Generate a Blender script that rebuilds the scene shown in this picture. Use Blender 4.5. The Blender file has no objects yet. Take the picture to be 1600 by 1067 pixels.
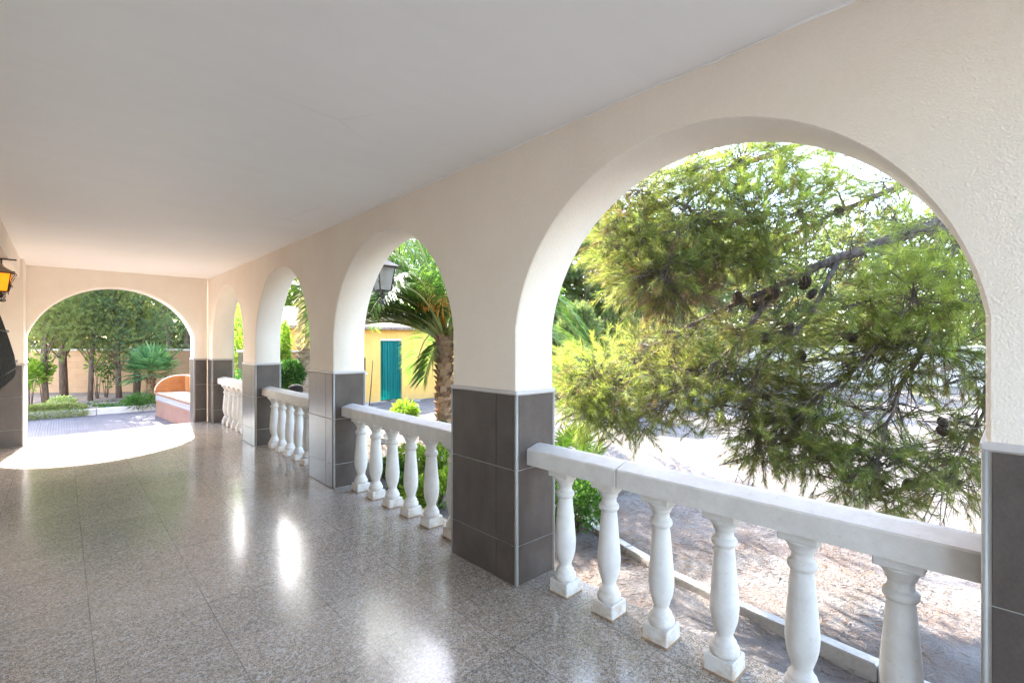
import bpy, math, random
import numpy as np
from mathutils import Vector, Matrix

S = bpy.context.scene
COL = S.collection
R = math.radians
random.seed(7)
RNG = np.random.default_rng(11)
PI = math.pi

# ------------------------------------------------------------------ camera numbers (X along the porch width, Y along the porch, Z up)
CAM = Vector((-2.04, -2.1313, 1.5)); YAW = .7543; FPX = 749.762; CX = 800.; CY = 535.16
def at(px, py, t):
    """a point of the place seen at photo pixel (px, py), t metres deep"""
    c, s = math.cos(YAW), math.sin(YAW); a = (px - CX) / FPX; b = -(py - CY) / FPX
    return Vector((CAM.x + t * (s + a * c), CAM.y + t * (c - a * s), CAM.z + t * b))
def on_z(px, py, z):
    return at(px, py, (z - CAM.z) / (-(py - CY) / FPX))

# ------------------------------------------------------------------ node helpers
class NT:
    def __init__(s, name):
        s.m = bpy.data.materials.new(name); s.m.use_nodes = True
        s.t = s.m.node_tree; s.t.nodes.clear()
        s.out = s.n('ShaderNodeOutputMaterial')
        s.b = s.n('ShaderNodeBsdfPrincipled'); s.l(s.b.outputs[0], s.out.inputs[0])
    def n(s, kind, **kw):
        x = s.t.nodes.new(kind)
        for k, v in kw.items(): setattr(x, k, v)
        return x
    def l(s, a, b): s.t.links.new(a, b)
    def set(s, node, **kw):
        for k, v in kw.items():
            i = node.inputs[k.replace('_', ' ')]
            if hasattr(v, 'is_linked'): s.l(v, i)
            elif isinstance(v, (tuple, list)) and len(v) == 3 and i.type == 'RGBA': i.default_value = (*v, 1)
            else: i.default_value = v
    def coord(s, kind='Object', scale=None, rot=None):
        c = s.n('ShaderNodeTexCoord').outputs[kind]
        if scale is None and rot is None: return c
        m = s.n('ShaderNodeMapping'); s.l(c, m.inputs[0])
        if scale is not None: m.inputs['Scale'].default_value = scale if hasattr(scale, '__len__') else (scale,) * 3
        if rot is not None: m.inputs['Rotation'].default_value = rot
        return m.outputs[0]
    def noise(s, scale, detail=4, rough=.55, vec=None, out='Fac', dist=0):
        x = s.n('ShaderNodeTexNoise'); s.l(vec if vec is not None else s.coord(), x.inputs['Vector'])
        x.inputs['Scale'].default_value = scale; x.inputs['Detail'].default_value = detail
        x.inputs['Roughness'].default_value = rough; x.inputs['Distortion'].default_value = dist
        return x.outputs[out]
    def voro(s, scale, feature='F1', out='Distance', vec=None, rnd=1):
        x = s.n('ShaderNodeTexVoronoi', feature=feature); s.l(vec if vec is not None else s.coord(), x.inputs['Vector'])
        x.inputs['Scale'].default_value = scale; x.inputs['Randomness'].default_value = rnd
        return x.outputs[out]
    def ramp(s, fac, stops, interp='LINEAR'):
        x = s.n('ShaderNodeValToRGB'); x.color_ramp.interpolation = interp
        e = x.color_ramp.elements
        while len(e) < len(stops): e.new(.5)
        for q, (p, c) in zip(e, stops):
            q.position = p; q.color = (*c, 1) if hasattr(c, '__len__') else (c, c, c, 1)
        s.l(fac, x.inputs[0]); return x.outputs[0]
    def mix(s, fac, a, b, mode='MIX'):
        x = s.n('ShaderNodeMix', data_type='RGBA', blend_type=mode)
        for v, i in ((fac, 0), (a, 6), (b, 7)):
            if hasattr(v, 'is_linked'): s.l(v, x.inputs[i])
            else: x.inputs[i].default_value = v if i == 0 else (*v, 1)
        return x.outputs[2]
    def math(s, op, a, b=None, c=None):
        x = s.n('ShaderNodeMath', operation=op)
        for i, v in enumerate((a, b, c)):
            if v is None: continue
            if hasattr(v, 'is_linked'): s.l(v, x.inputs[i])
            else: x.inputs[i].default_value = v
        return x.outputs[0]
    def sep(s, vec=None):
        x = s.n('ShaderNodeSeparateXYZ'); s.l(vec if vec is not None else s.coord(), x.inputs[0]); return x.outputs
    def bump(s, h, strength=.5, dist=.01):
        x = s.n('ShaderNodeBump'); s.l(h, x.inputs['Height'])
        x.inputs['Strength'].default_value = strength; x.inputs['Distance'].default_value = dist
        s.l(x.outputs[0], s.b.inputs['Normal']); return x.outputs[0]

def M_plain(name, col, rough=.6, var=.12, scale=6, bump=0, bscale=60, metal=0, spec=.5, fine=40):
    k = NT(name)
    a = k.noise(scale, 5, .6); b = k.noise(fine, 3, .6)
    f = k.math('ADD', k.math('MULTIPLY', a, .65), k.math('MULTIPLY', b, .35))
    lo = tuple(c * (1 - var) for c in col); hi = tuple(min(1, c * (1 + var)) for c in col)
    k.set(k.b, Base_Color=k.ramp(f, [(.3, lo), (.7, hi)]), Roughness=rough, Metallic=metal)
    k.b.inputs['Specular IOR Level'].default_value = spec
    if bump: k.bump(k.noise(bscale, 5, .65), bump, .01)
    return k.m

def M_leaf(name, cols, trans=.35, rough=.45, patch=None, pscale=1.6):
    """leaf colours vary leaf by leaf; light comes through"""
    k = NT(name)
    g = k.n('ShaderNodeNewGeometry').outputs['Random Per Island']
    n = len(cols)
    c = k.ramp(g, [((i + .5) / n, q) for i, q in enumerate(cols)])
    if patch is not None:
        f = k.ramp(k.noise(pscale, 3, .6), [(.47, 0.), (.66, 1.)])
        c = k.mix(k.math('MULTIPLY', f, .75), c, patch)
    k.set(k.b, Base_Color=c, Roughness=rough)
    k.b.inputs['Specular IOR Level'].default_value = .3
    tr = k.n('ShaderNodeBsdfTranslucent'); br = k.mix(.75, c, (1, 1, .45), 'MULTIPLY')
    sc = k.n('ShaderNodeVectorMath', operation='SCALE'); k.l(br, sc.inputs[0]); sc.inputs['Scale'].default_value = 1.7
    k.l(sc.outputs[0], tr.inputs['Color'])
    mx = k.n('ShaderNodeMixShader'); mx.inputs[0].default_value = trans
    k.l(k.b.outputs[0], mx.inputs[1]); k.l(tr.outputs[0], mx.inputs[2]); k.l(mx.outputs[0], k.out.inputs[0])
    return k.m

MAT = {}
def build_materials():
    # rough-cast plaster of the porch walls
    k = NT('plaster'); c = k.coord()
    f = k.noise(1.3, 4, .6); g = k.noise(45, 3, .6)
    col = k.ramp(k.math('ADD', k.math('MULTIPLY', f, .7), k.math('MULTIPLY', g, .3)), [(.3, (.77, .67, .565)), (.7, (.845, .76, .665))])
    k.set(k.b, Base_Color=col, Roughness=.9); k.b.inputs['Specular IOR Level'].default_value = .2
    h = k.math('ADD', k.noise(120, 5, .75), k.math('MULTIPLY', k.voro(150), .8))
    h = k.math('ADD', k.math('MULTIPLY', h, .7), k.math('MULTIPLY', k.noise(6, 3, .5), 1.2)); k.bump(h, .36, .008); MAT['plaster'] = k.m
    k = NT('smooth_plaster')
    col = k.ramp(k.noise(2, 4, .6), [(.3, (.78, .70, .61)), (.7, (.84, .775, .70))])
    k.set(k.b, Base_Color=col, Roughness=.85); k.b.inputs['Specular IOR Level'].default_value = .25
    k.bump(k.noise(120, 4, .7), .35, .003); MAT['smooth_plaster'] = k.m
    k = NT('ceiling_paint')
    f = k.math('ADD', k.math('MULTIPLY', k.noise(.8, 5, .65), .6), k.math('MULTIPLY', k.noise(1, 4, .6, k.coord(scale=(1.2, 9, 1))), .4))
    col = k.ramp(f, [(.3, (.85, .832, .817)), (.7, (.90, .885, .87))])
    col = k.mix(k.math('MULTIPLY', k.ramp(k.voro(.45, 'DISTANCE_TO_EDGE', vec=k.coord()), [(0., 1.), (.004, 0.)]), k.ramp(k.noise(.6, 2, .5), [(.5, 0.), (.6, .28)])), col, (.55, .53, .51))
    k.set(k.b, Base_Color=col, Roughness=.55); k.b.inputs['Specular IOR Level'].default_value = .35
    k.bump(k.math('ADD', k.noise(1.3, 3, .6), k.math('MULTIPLY', k.noise(60, 4, .7), .03)), .35, .03); MAT['ceiling'] = k.m
    # terrazzo floor in half-metre squares
    k = NT('terrazzo'); c = k.coord()
    chips = k.voro(320, out='Color'); cs = k.n('ShaderNodeSeparateColor'); k.l(chips, cs.inputs[0])
    chips2 = k.voro(85, out='Color'); cs2 = k.n('ShaderNodeSeparateColor'); k.l(chips2, cs2.inputs[0])
    col = k.ramp(cs.outputs[0], [(0, (.095, .073, .056)), (.15, (.24, .19, .148)), (.38, (.37, .30, .235)), (.72, (.47, .39, .315)), (.93, (.62, .54, .455))], 'CONSTANT')
    col = k.mix(k.math('MULTIPLY', k.math('GREATER_THAN', cs2.outputs[0], .8), .5), col, (.55, .52, .48))
    col = k.mix(k.math('MULTIPLY', k.math('LESS_THAN', cs2.outputs[1], .15), .6), col, (.12, .115, .11))
    big = k.noise(1.1, 5, .65); col = k.mix(k.ramp(big, [(.35, .0), (.7, .28)]), col, (.36, .31, .26))
    xyz = k.sep(c)
    def joint(s, o):
        fr = k.math('FRACT', k.math('MULTIPLY', k.math('SUBTRACT', s, o - 50), 2.0))
        d = k.math('MINIMUM', fr, k.math('SUBTRACT', 1, fr))
        return k.math('LESS_THAN', d, .0050)
    # every tile its own tone
    fl = k.n('ShaderNodeVectorMath', operation='FLOOR'); ad = k.n('ShaderNodeVectorMath', operation='ADD'); sc = k.n('ShaderNodeVectorMath', operation='SCALE')
    k.l(c, ad.inputs[0]); ad.inputs[1].default_value = (1.925, -1.09, 0.2); k.l(ad.outputs[0], sc.inputs[0]); sc.inputs['Scale'].default_value = 2
    k.l(sc.outputs[0], fl.inputs[0]); wn = k.n('ShaderNodeTexWhiteNoise'); k.l(fl.outputs[0], wn.inputs[0])
    tone = k.ramp(wn.outputs['Value'], [(0, .90), (1, 1.05)])
    col = k.mix(1, col, tone, 'MULTIPLY')
    j = k.math('MAXIMUM', joint(xyz[0], -1.925), joint(xyz[1], 1.09))
    jf = k.math('MULTIPLY', j, k.ramp(k.noise(3.1, 3, .6), [(.3, .25), (.6, .7)]))
    col = k.mix(jf, col, (.10, .085, .07))
    k.set(k.b, Base_Color=col, Roughness=k.ramp(k.noise(2.2, 5, .65), [(.3, .13), (.75, .24)]))
    k.b.inputs['Specular IOR Level'].default_value = .36
    hh = k.math('SUBTRACT', k.math('MULTIPLY', k.noise(2.4, 2, .5), .25), k.math('MULTIPLY', j, .05))
    k.bump(hh, .12, .02); MAT['terrazzo'] = k.m
    # grey porcelain dado tile
    k = NT('dado_tile'); f = k.noise(1, 6, .6, k.coord(scale=(8, 8, 6))); g = k.noise(95, 4, .75)
    col = k.ramp(k.math('ADD', k.math('MULTIPLY', f, .6), k.math('MULTIPLY', g, .4)), [(.32, (.056, .042, .035)), (.68, (.106, .083, .070))])
    k.set(k.b, Base_Color=col, Roughness=.29); k.b.inputs['Specular IOR Level'].default_value = .4; MAT['tile'] = k.m
    MAT['grout'] = M_plain('grout', (.50, .47, .44), .9)
    MAT['trim'] = M_plain('edge_trim', (.34, .32, .30), .45, .08)
    MAT['dado_cap'] = M_plain('dado_cap', (.50, .455, .43), .5, .06)
    # cast white stone of the balustrades
    k = NT('cast_stone'); c = k.coord(); z = k.sep(c)[2]
    oi = k.n('ShaderNodeObjectInfo').outputs['Random']
    v = k.n('ShaderNodeVectorMath', operation='ADD'); k.l(c, v.inputs[0]); k.l(oi, v.inputs[1])
    base = k.ramp(k.noise(9, 5, .65, v.outputs[0]), [(.3, (.55, .51, .475)), (.7, (.65, .615, .58))])
    st = k.ramp(k.noise(16, 5, .7, v.outputs[0]), [(.44, 0.), (.62, 1.)])
    low = k.ramp(z, [(0., 1.), (.03, .9), (.075, .5), (.13, .3), (.2, .06), (.5, .03), (.68, .12), (1., .08)])
    base = k.mix(k.math('MULTIPLY', k.math('MULTIPLY', st, .75), low), base, (.42, .27, .14))
    base = k.mix(k.math('MULTIPLY', k.ramp(k.noise(38, 4, .7, v.outputs[0]), [(.60, 0.), (.70, 1.)]), .35), base, (.42, .33, .25))
    k.set(k.b, Base_Color=base, Roughness=.75); k.b.inputs['Specular IOR Level'].default_value = .3
    pit = k.ramp(k.voro(55, vec=v.outputs[0]), [(.0, 0.), (.13, 1.)]); base2 = k.mix(k.math('MULTIPLY', k.math('SUBTRACT', 1, pit), .5), base, (.30, .25, .21)); k.set(k.b, Base_Color=base2); k.bump(k.math('ADD', k.noise(110, 5, .7, v.outputs[0]), k.math('MULTIPLY', pit, .8)), .35, .003); MAT['stone'] = k.m
    MAT['mortar'] = M_plain('ochre_mortar', (.30, .19, .11), .95, .35, 25)
    # pale dusty ground with pine-needle litter
    k = NT('dusty_ground'); c = k.coord()
    base = k.ramp(k.noise(3.5, 7, .7), [(.3, (.145, .125, .110)), (.55, (.215, .192, .176)), (.75, (.275, .252, .237))])
    near = k.ramp(k.sep(c)[0], [(0, 1.), (.5, .42), (1., .0)])
    mp = k.n('ShaderNodeMapRange'); k.l(k.sep(c)[0], mp.inputs[0]); mp.inputs[1].default_value = .3; mp.inputs[2].default_value = 7.5; mp.inputs[3].default_value = .85; mp.inputs[4].default_value = .25
    lit = k.ramp(k.noise(1.5, 8, .74, dist=.6), [(.44, 0.), (.62, 1.)])
    lit = k.math('MULTIPLY', k.math('MULTIPLY', lit, mp.outputs[0]), k.ramp(k.noise(28, 5, .75), [(.36, .15), (.56, 1.)]))
    strand = k.noise(1, 6, .7, k.coord(scale=(90, 16, 30), rot=(0, 0, .6)))
    base = k.mix(lit, base, k.ramp(strand, [(.35, (.135, .08, .055)), (.65, (.25, .165, .115))]))
    dk = k.ramp(k.noise(22, 6, .75), [(.63, 0.), (.7, 1.)])
    base = k.mix(k.math('MULTIPLY', dk, .55), base, (.065, .05, .04))
    k.set(k.b, Base_Color=base, Roughness=.95); k.b.inputs['Specular IOR Level'].default_value = .1
    k.bump(k.math('ADD', k.noise(5, 8, .72), k.math('MULTIPLY', k.noise(40, 5, .7), .25)), .9, .09); MAT['ground'] = k.m
    # ribbed paving beyond the end arch
    k = NT('ribbed_paving'); c = k.coord(); x, y, z = k.sep(c)
    rib = k.math('SINE', k.math('MULTIPLY', x, 2 * PI / .042))
    xx = k.math('FRACT', k.math('MULTIPLY', k.math('ADD', x, 40), 1 / .42)); yy = k.math('FRACT', k.math('MULTIPLY', k.math('ADD', y, .1), 1 / .42))
    dj = k.math('MINIMUM', k.math('MINIMUM', xx, k.math('SUBTRACT', 1, xx)), k.math('MINIMUM', yy, k.math('SUBTRACT', 1, yy)))
    j = k.math('LESS_THAN', dj, .014)
    col = k.ramp(k.noise(2.2, 6, .7), [(.3, (.095, .072, .072)), (.7, (.155, .127, .13))])
    col = k.mix(k.ramp(rib, [(0., .45), (.45, 0.)]), col, (.09, .068, .066)); col = k.mix(k.math('MULTIPLY', j, .6), col, (.06, .047, .045))
    k.set(k.b, Base_Color=col, Roughness=.7); k.bump(k.math('SUBTRACT', rib, k.math('MULTIPLY', j, 2)), .5, .004); MAT['paving'] = k.m
    MAT['soil'] = M_plain('soil', (.20, .135, .09), .95, .4, 5, .9, 14)
    MAT['concrete'] = M_plain('kerb_concrete', (.40, .37, .33), .9, .25, 7, .5, 40)
    MAT['pale_kerb'] = M_plain('planter_kerb', (.55, .47, .42), .9, .15, 5, .4, 40)
    # ochre block garden wall
    k = NT('ochre_block'); c = k.coord()
    br = k.n('ShaderNodeTexBrick'); k.l(k.coord(rot=(PI / 2, 0, 0)), br.inputs['Vector'])
    br.inputs['Scale'].default_value = 1.; br.inputs['Brick Width'].default_value = .42; br.inputs['Row Height'].default_value = .21; br.inputs['Mortar Size'].default_value = .008
    br.inputs['Color1'].default_value = (.44, .225, .105, 1); br.inputs['Color2'].default_value = (.49, .265, .13, 1); br.inputs['Mortar'].default_value = (.33, .18, .095, 1)
    col = k.mix(.5, br.outputs[0], k.ramp(k.noise(1.6, 6, .7), [(.3, (.36, .175, .08)), (.7, (.56, .33, .175))]))
    k.set(k.b, Base_Color=col, Roughness=.9); k.bump(k.noise(30, 5, .7), .4, .006); MAT['ochre'] = k.m
    MAT['coping'] = M_plain('coping', (.62, .53, .45), .9, .12, 4, .3, 30)
    k = NT('yellow_render'); f = k.noise(1, 6, .7, k.coord(scale=(3, 3, .7))); z = k.sep()[2]
    lowz = k.ramp(k.math('ADD', z, k.math('MULTIPLY', k.noise(5, 4, .6), .5)), [(.25, .55), (.6, 0.)])
    k.set(k.b, Base_Color=k.mix(lowz, k.ramp(f, [(.3, (.70, .36, .08)), (.7, (.84, .48, .13))]), (.50, .32, .14)), Roughness=.88); k.bump(k.noise(90, 4, .7), .3, .004); MAT['yellow'] = k.m
    MAT['white_render'] = M_plain('white_render', (.62, .59, .55), .8, .05, 3, .2, 80)
    k = NT('teal_curtain'); w = k.noise(1, 3, .5, k.coord(scale=(30, 30, .6)))
    k.set(k.b, Base_Color=k.ramp(w, [(.3, (.0, .12, .105)), (.7, (.006, .21, .175))]), Roughness=.8)
    tr = k.n('ShaderNodeBsdfTranslucent'); tr.inputs[0].default_value = (.0, .3, .24, 1)
    mx = k.n('ShaderNodeMixShader'); mx.inputs[0].default_value = .2; k.l(k.b.outputs[0], mx.inputs[1]); k.l(tr.outputs[0], mx.inputs[2]); k.l(mx.outputs[0], k.out.inputs[0]); MAT['teal'] = k.m
    k = NT('roof_tiles'); x, y, z = k.sep(k.coord())
    wv = k.math('SINE', k.math('MULTIPLY', x, 2 * PI / .2))
    k.set(k.b, Base_Color=k.ramp(k.noise(5, 6, .7), [(.3, (.22, .14, .10)), (.7, (.36, .27, .21))]), Roughness=.9); k.bump(wv, 1, .04); MAT['roof'] = k.m
    # bench tiles
    k = NT('orange_tile'); k.set(k.b, Base_Color=k.ramp(k.noise(7, 5, .7), [(.3, (.27, .09, .03)), (.7, (.40, .155, .045))]), Roughness=.2); MAT['orange'] = k.m
    k = NT('brown_stripe_tile'); x, y, z = k.sep(k.coord())
    s = k.ramp(k.noise(1, 3, .6, k.coord(scale=(3, 26, .8))), [(.38, (.30, .10, .03)), (.5, (.55, .20, .05)), (.66, (.50, .27, .15))])
    k.set(k.b, Base_Color=s, Roughness=.22); MAT['stripe'] = k.m
    k = NT('salmon_tile'); k.set(k.b, Base_Color=k.ramp(k.noise(3, 6, .7), [(.3, (.23, .085, .05)), (.7, (.33, .145, .09))]), Roughness=.3); MAT['salmon'] = k.m
    k = NT('clay_seat_tile'); k.set(k.b, Base_Color=k.ramp(k.noise(5, 6, .7), [(.3, (.27, .11, .065)), (.7, (.38, .18, .11))]), Roughness=.3); MAT['clay'] = k.m
    k = NT('border_tile'); x, y, z = k.sep(k.coord())
    q = k.math('SINE', k.math('MULTIPLY', y, 2 * PI / .068)); p = k.math('SINE', k.math('MULTIPLY', z, 2 * PI / .06))
    d = k.math('GREATER_THAN', k.math('ADD', q, k.math('MULTIPLY', p, .45)), .15)
    k.set(k.b, Base_Color=k.mix(d, (.60, .50, .45), (.10, .085, .19)), Roughness=.3); MAT['border'] = k.m
    MAT['tilejoint'] = M_plain('pale_joint', (.60, .42, .30), .8)
    # metal, glass
    k = NT('wrought_iron'); k.set(k.b, Base_Color=k.ramp(k.noise(40, 4, .7), [(.3, (.03, .026, .023)), (.7, (.07, .058, .05))]), Roughness=.5, Metallic=.3); k.bump(k.noise(90, 3, .6), .25, .003); MAT['iron'] = k.m
    MAT['copper'] = M_plain('weathered_cap', (.33, .25, .19), .55, .2, 20)
    k = NT('amber_glass'); k.set(k.b, Emission_Color=(1., .45, .02), Emission_Strength=.10); k.set(k.b, Base_Color=k.ramp(k.noise(14, 4, .7), [(.3, (.75, .30, .01)), (.7, (.95, .55, .04))]), Roughness=.25)
    tr = k.n('ShaderNodeBsdfTranslucent'); tr.inputs[0].default_value = (1., .58, .05, 1)
    mx = k.n('ShaderNodeMixShader'); mx.inputs[0].default_value = .55; k.l(k.b.outputs[0], mx.inputs[1]); k.l(tr.outputs[0], mx.inputs[2]); k.l(mx.outputs[0], k.out.inputs[0]); k.bump(k.noise(30, 3, .6), .5, .01); MAT['amber'] = k.m
    k = NT('frosted_pane'); k.set(k.b, Base_Color=k.ramp(k.noise(10, 3, .6), [(.3, (.30, .28, .25)), (.7, (.42, .39, .35))]), Roughness=.2)
    tr = k.n('ShaderNodeBsdfTranslucent'); tr.inputs[0].default_value = (.55, .53, .49, 1)
    mx = k.n('ShaderNodeMixShader'); mx.inputs[0].default_value = .6; k.l(k.b.outputs[0], mx.inputs[1]); k.l(tr.outputs[0], mx.inputs[2]); k.l(mx.outputs[0], k.out.inputs[0]); tp = k.n('ShaderNodeBsdfTransparent'); m2 = k.n('ShaderNodeMixShader'); m2.inputs[0].default_value = .5; k.l(mx.outputs[0], m2.inputs[1]); k.l(tp.outputs[0], m2.inputs[2]); k.l(m2.outputs[0], k.out.inputs[0]); MAT['pane'] = k.m
    k = NT('dark_glass'); k.set(k.b, Base_Color=(.03, .035, .04), Roughness=.06); MAT['dark_glass'] = k.m
    MAT['rubber'] = M_plain('dark_pot', (.022, .018, .016), .9, .3)
    MAT['rock'] = M_plain('pale_rock', (.58, .52, .46), .95, .25, 6, .9, 12)
    # bark
    def bark(name, a, b, sc=(26, 26, 5), st=.9):
        k = NT(name); f = k.noise(1, 7, .72, k.coord(scale=sc)); f2 = k.voro(1, vec=k.coord(scale=tuple(q * .8 for q in sc)))
        k.set(k.b, Base_Color=k.ramp(f, [(.3, a), (.7, b)]), Roughness=.95); k.b.inputs['Specular IOR Level'].default_value = .15
        k.bump(k.math('ADD', f, f2), st, .025); MAT[name] = k.m
    bark('pine_bark', (.075, .058, .05), (.25, .205, .175)); bark('bark', (.09, .058, .042), (.25, .17, .125))
    k = NT('palm_bark'); g = k.n('ShaderNodeNewGeometry').outputs['Random Per Island']; f = k.noise(1, 6, .7, k.coord(scale=(40, 40, 60)))
    k.set(k.b, Base_Color=k.mix(.45, k.ramp(g, [(.1, (.07, .035, .02)), (.35, (.22, .115, .06)), (.65, (.42, .25, .14)), (.9, (.62, .42, .26))]), k.ramp(f, [(.3, (.10, .055, .03)), (.7, (.55, .36, .23))])), Roughness=.95); k.b.inputs['Specular IOR Level'].default_value = .15
    k.bump(f, .6, .02); MAT['palm_bark'] = k.m
    bark('dead_bark', (.33, .27, .23), (.62, .54, .48), (14, 14, 20))
    MAT['twig'] = M_plain('pine_twig', (.19, .145, .115), .9, .3, 30)
    MAT['cone'] = M_plain('pine_cone', (.085, .055, .038), .8, .4, 60, .8, 80)
    # foliage
    MAT['needle'] = M_leaf('pine_needles', [(.085, .13, .04), (.125, .18, .05), (.18, .23, .06), (.26, .29, .075), (.10, .15, .05), (.26, .185, .09)], .5, .5, (.22, .17, .07), 1.9)
    MAT['needle_light'] = M_leaf('young_pine_needles', [(.20, .26, .06), (.28, .335, .075), (.36, .39, .10), (.24, .29, .07)], .54, .45, (.17, .18, .06), 2.3)
    MAT['needle_dry'] = M_leaf('dry_pine_needles', [(.17, .095, .05), (.24, .145, .08), (.13, .08, .05), (.20, .155, .08)], .3, .7)
    MAT['far_pine'] = M_leaf('far_pine_foliage', [(.065, .10, .035), (.10, .14, .042), (.135, .17, .05), (.17, .19, .055)], .38, .6, (.17, .17, .05), .7)
    MAT['far_dark'] = M_leaf('far_dark_foliage', [(.085, .125, .05), (.12, .16, .06), (.155, .185, .07)], .42, .6, (.17, .19, .07), .8)
    MAT['yellow_leaf'] = M_leaf('yellow_green_foliage', [(.22, .24, .05), (.28, .285, .06), (.18, .215, .04)], .45)
    MAT['juniper'] = M_leaf('juniper_foliage', [(.14, .18, .065), (.20, .24, .08), (.275, .30, .10), (.34, .335, .13), (.17, .195, .075)], .5, .6, (.20, .20, .085), 2.2)
    MAT['juniper_blue'] = M_leaf('blue_green_foliage', [(.085, .14, .075), (.12, .18, .095), (.165, .22, .11), (.21, .25, .11)], .48, .6, (.13, .17, .08), 2.2)
    MAT['lime'] = M_leaf('lime_leaves', [(.13, .22, .022), (.20, .29, .035), (.27, .35, .05), (.10, .175, .02)], .45)
    MAT['green'] = M_leaf('green_leaves', [(.04, .10, .018), (.065, .14, .024), (.10, .185, .035), (.03, .075, .015)], .4)
    MAT['deep'] = M_leaf('deep_green_leaves', [(.025, .085, .022), (.04, .125, .03), (.07, .17, .045), (.10, .20, .07)], .3)
    MAT['variegated'] = M_leaf('variegated_leaves', [(.42, .45, .22), (.50, .50, .28), (.28, .34, .10), (.38, .40, .12)], .4)
    MAT['dry_grass'] = M_leaf('dry_ground_cover', [(.26, .24, .09), (.34, .30, .13), (.20, .23, .07), (.14, .20, .05)], .35)
    MAT['palm'] = M_leaf('palm_leaflets', [(.07, .13, .03), (.105, .18, .038), (.155, .23, .046), (.05, .10, .03)], .45, .34)
    MAT['palm_yellow'] = M_leaf('yellowing_palm_leaflets', [(.14, .20, .04), (.21, .25, .05), (.10, .165, .035), (.25, .25, .08)], .4, .35)
    MAT['palm_dead'] = M_leaf('dry_palm_leaflets', [(.50, .42, .30), (.60, .53, .42), (.40, .31, .20), (.36, .38, .16)], .35, .6)
    MAT['rachis'] = M_plain('palm_leaf_stalk', (.24, .25, .07), .5, .15, 8)
    MAT['fruit'] = M_plain('palm_fruit_stalk', (.66, .30, .045), .5, .2, 20)
    MAT['fan'] = M_leaf('fan_palm_leaves', [(.09, .19, .08), (.13, .25, .11), (.20, .32, .15), (.065, .145, .06)], .4, .35)
    MAT['litter'] = M_leaf('dry_needle_litter', [(.16, .095, .06), (.22, .145, .095), (.11, .065, .042), (.26, .20, .155)], .1, .8)
build_materials()

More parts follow.
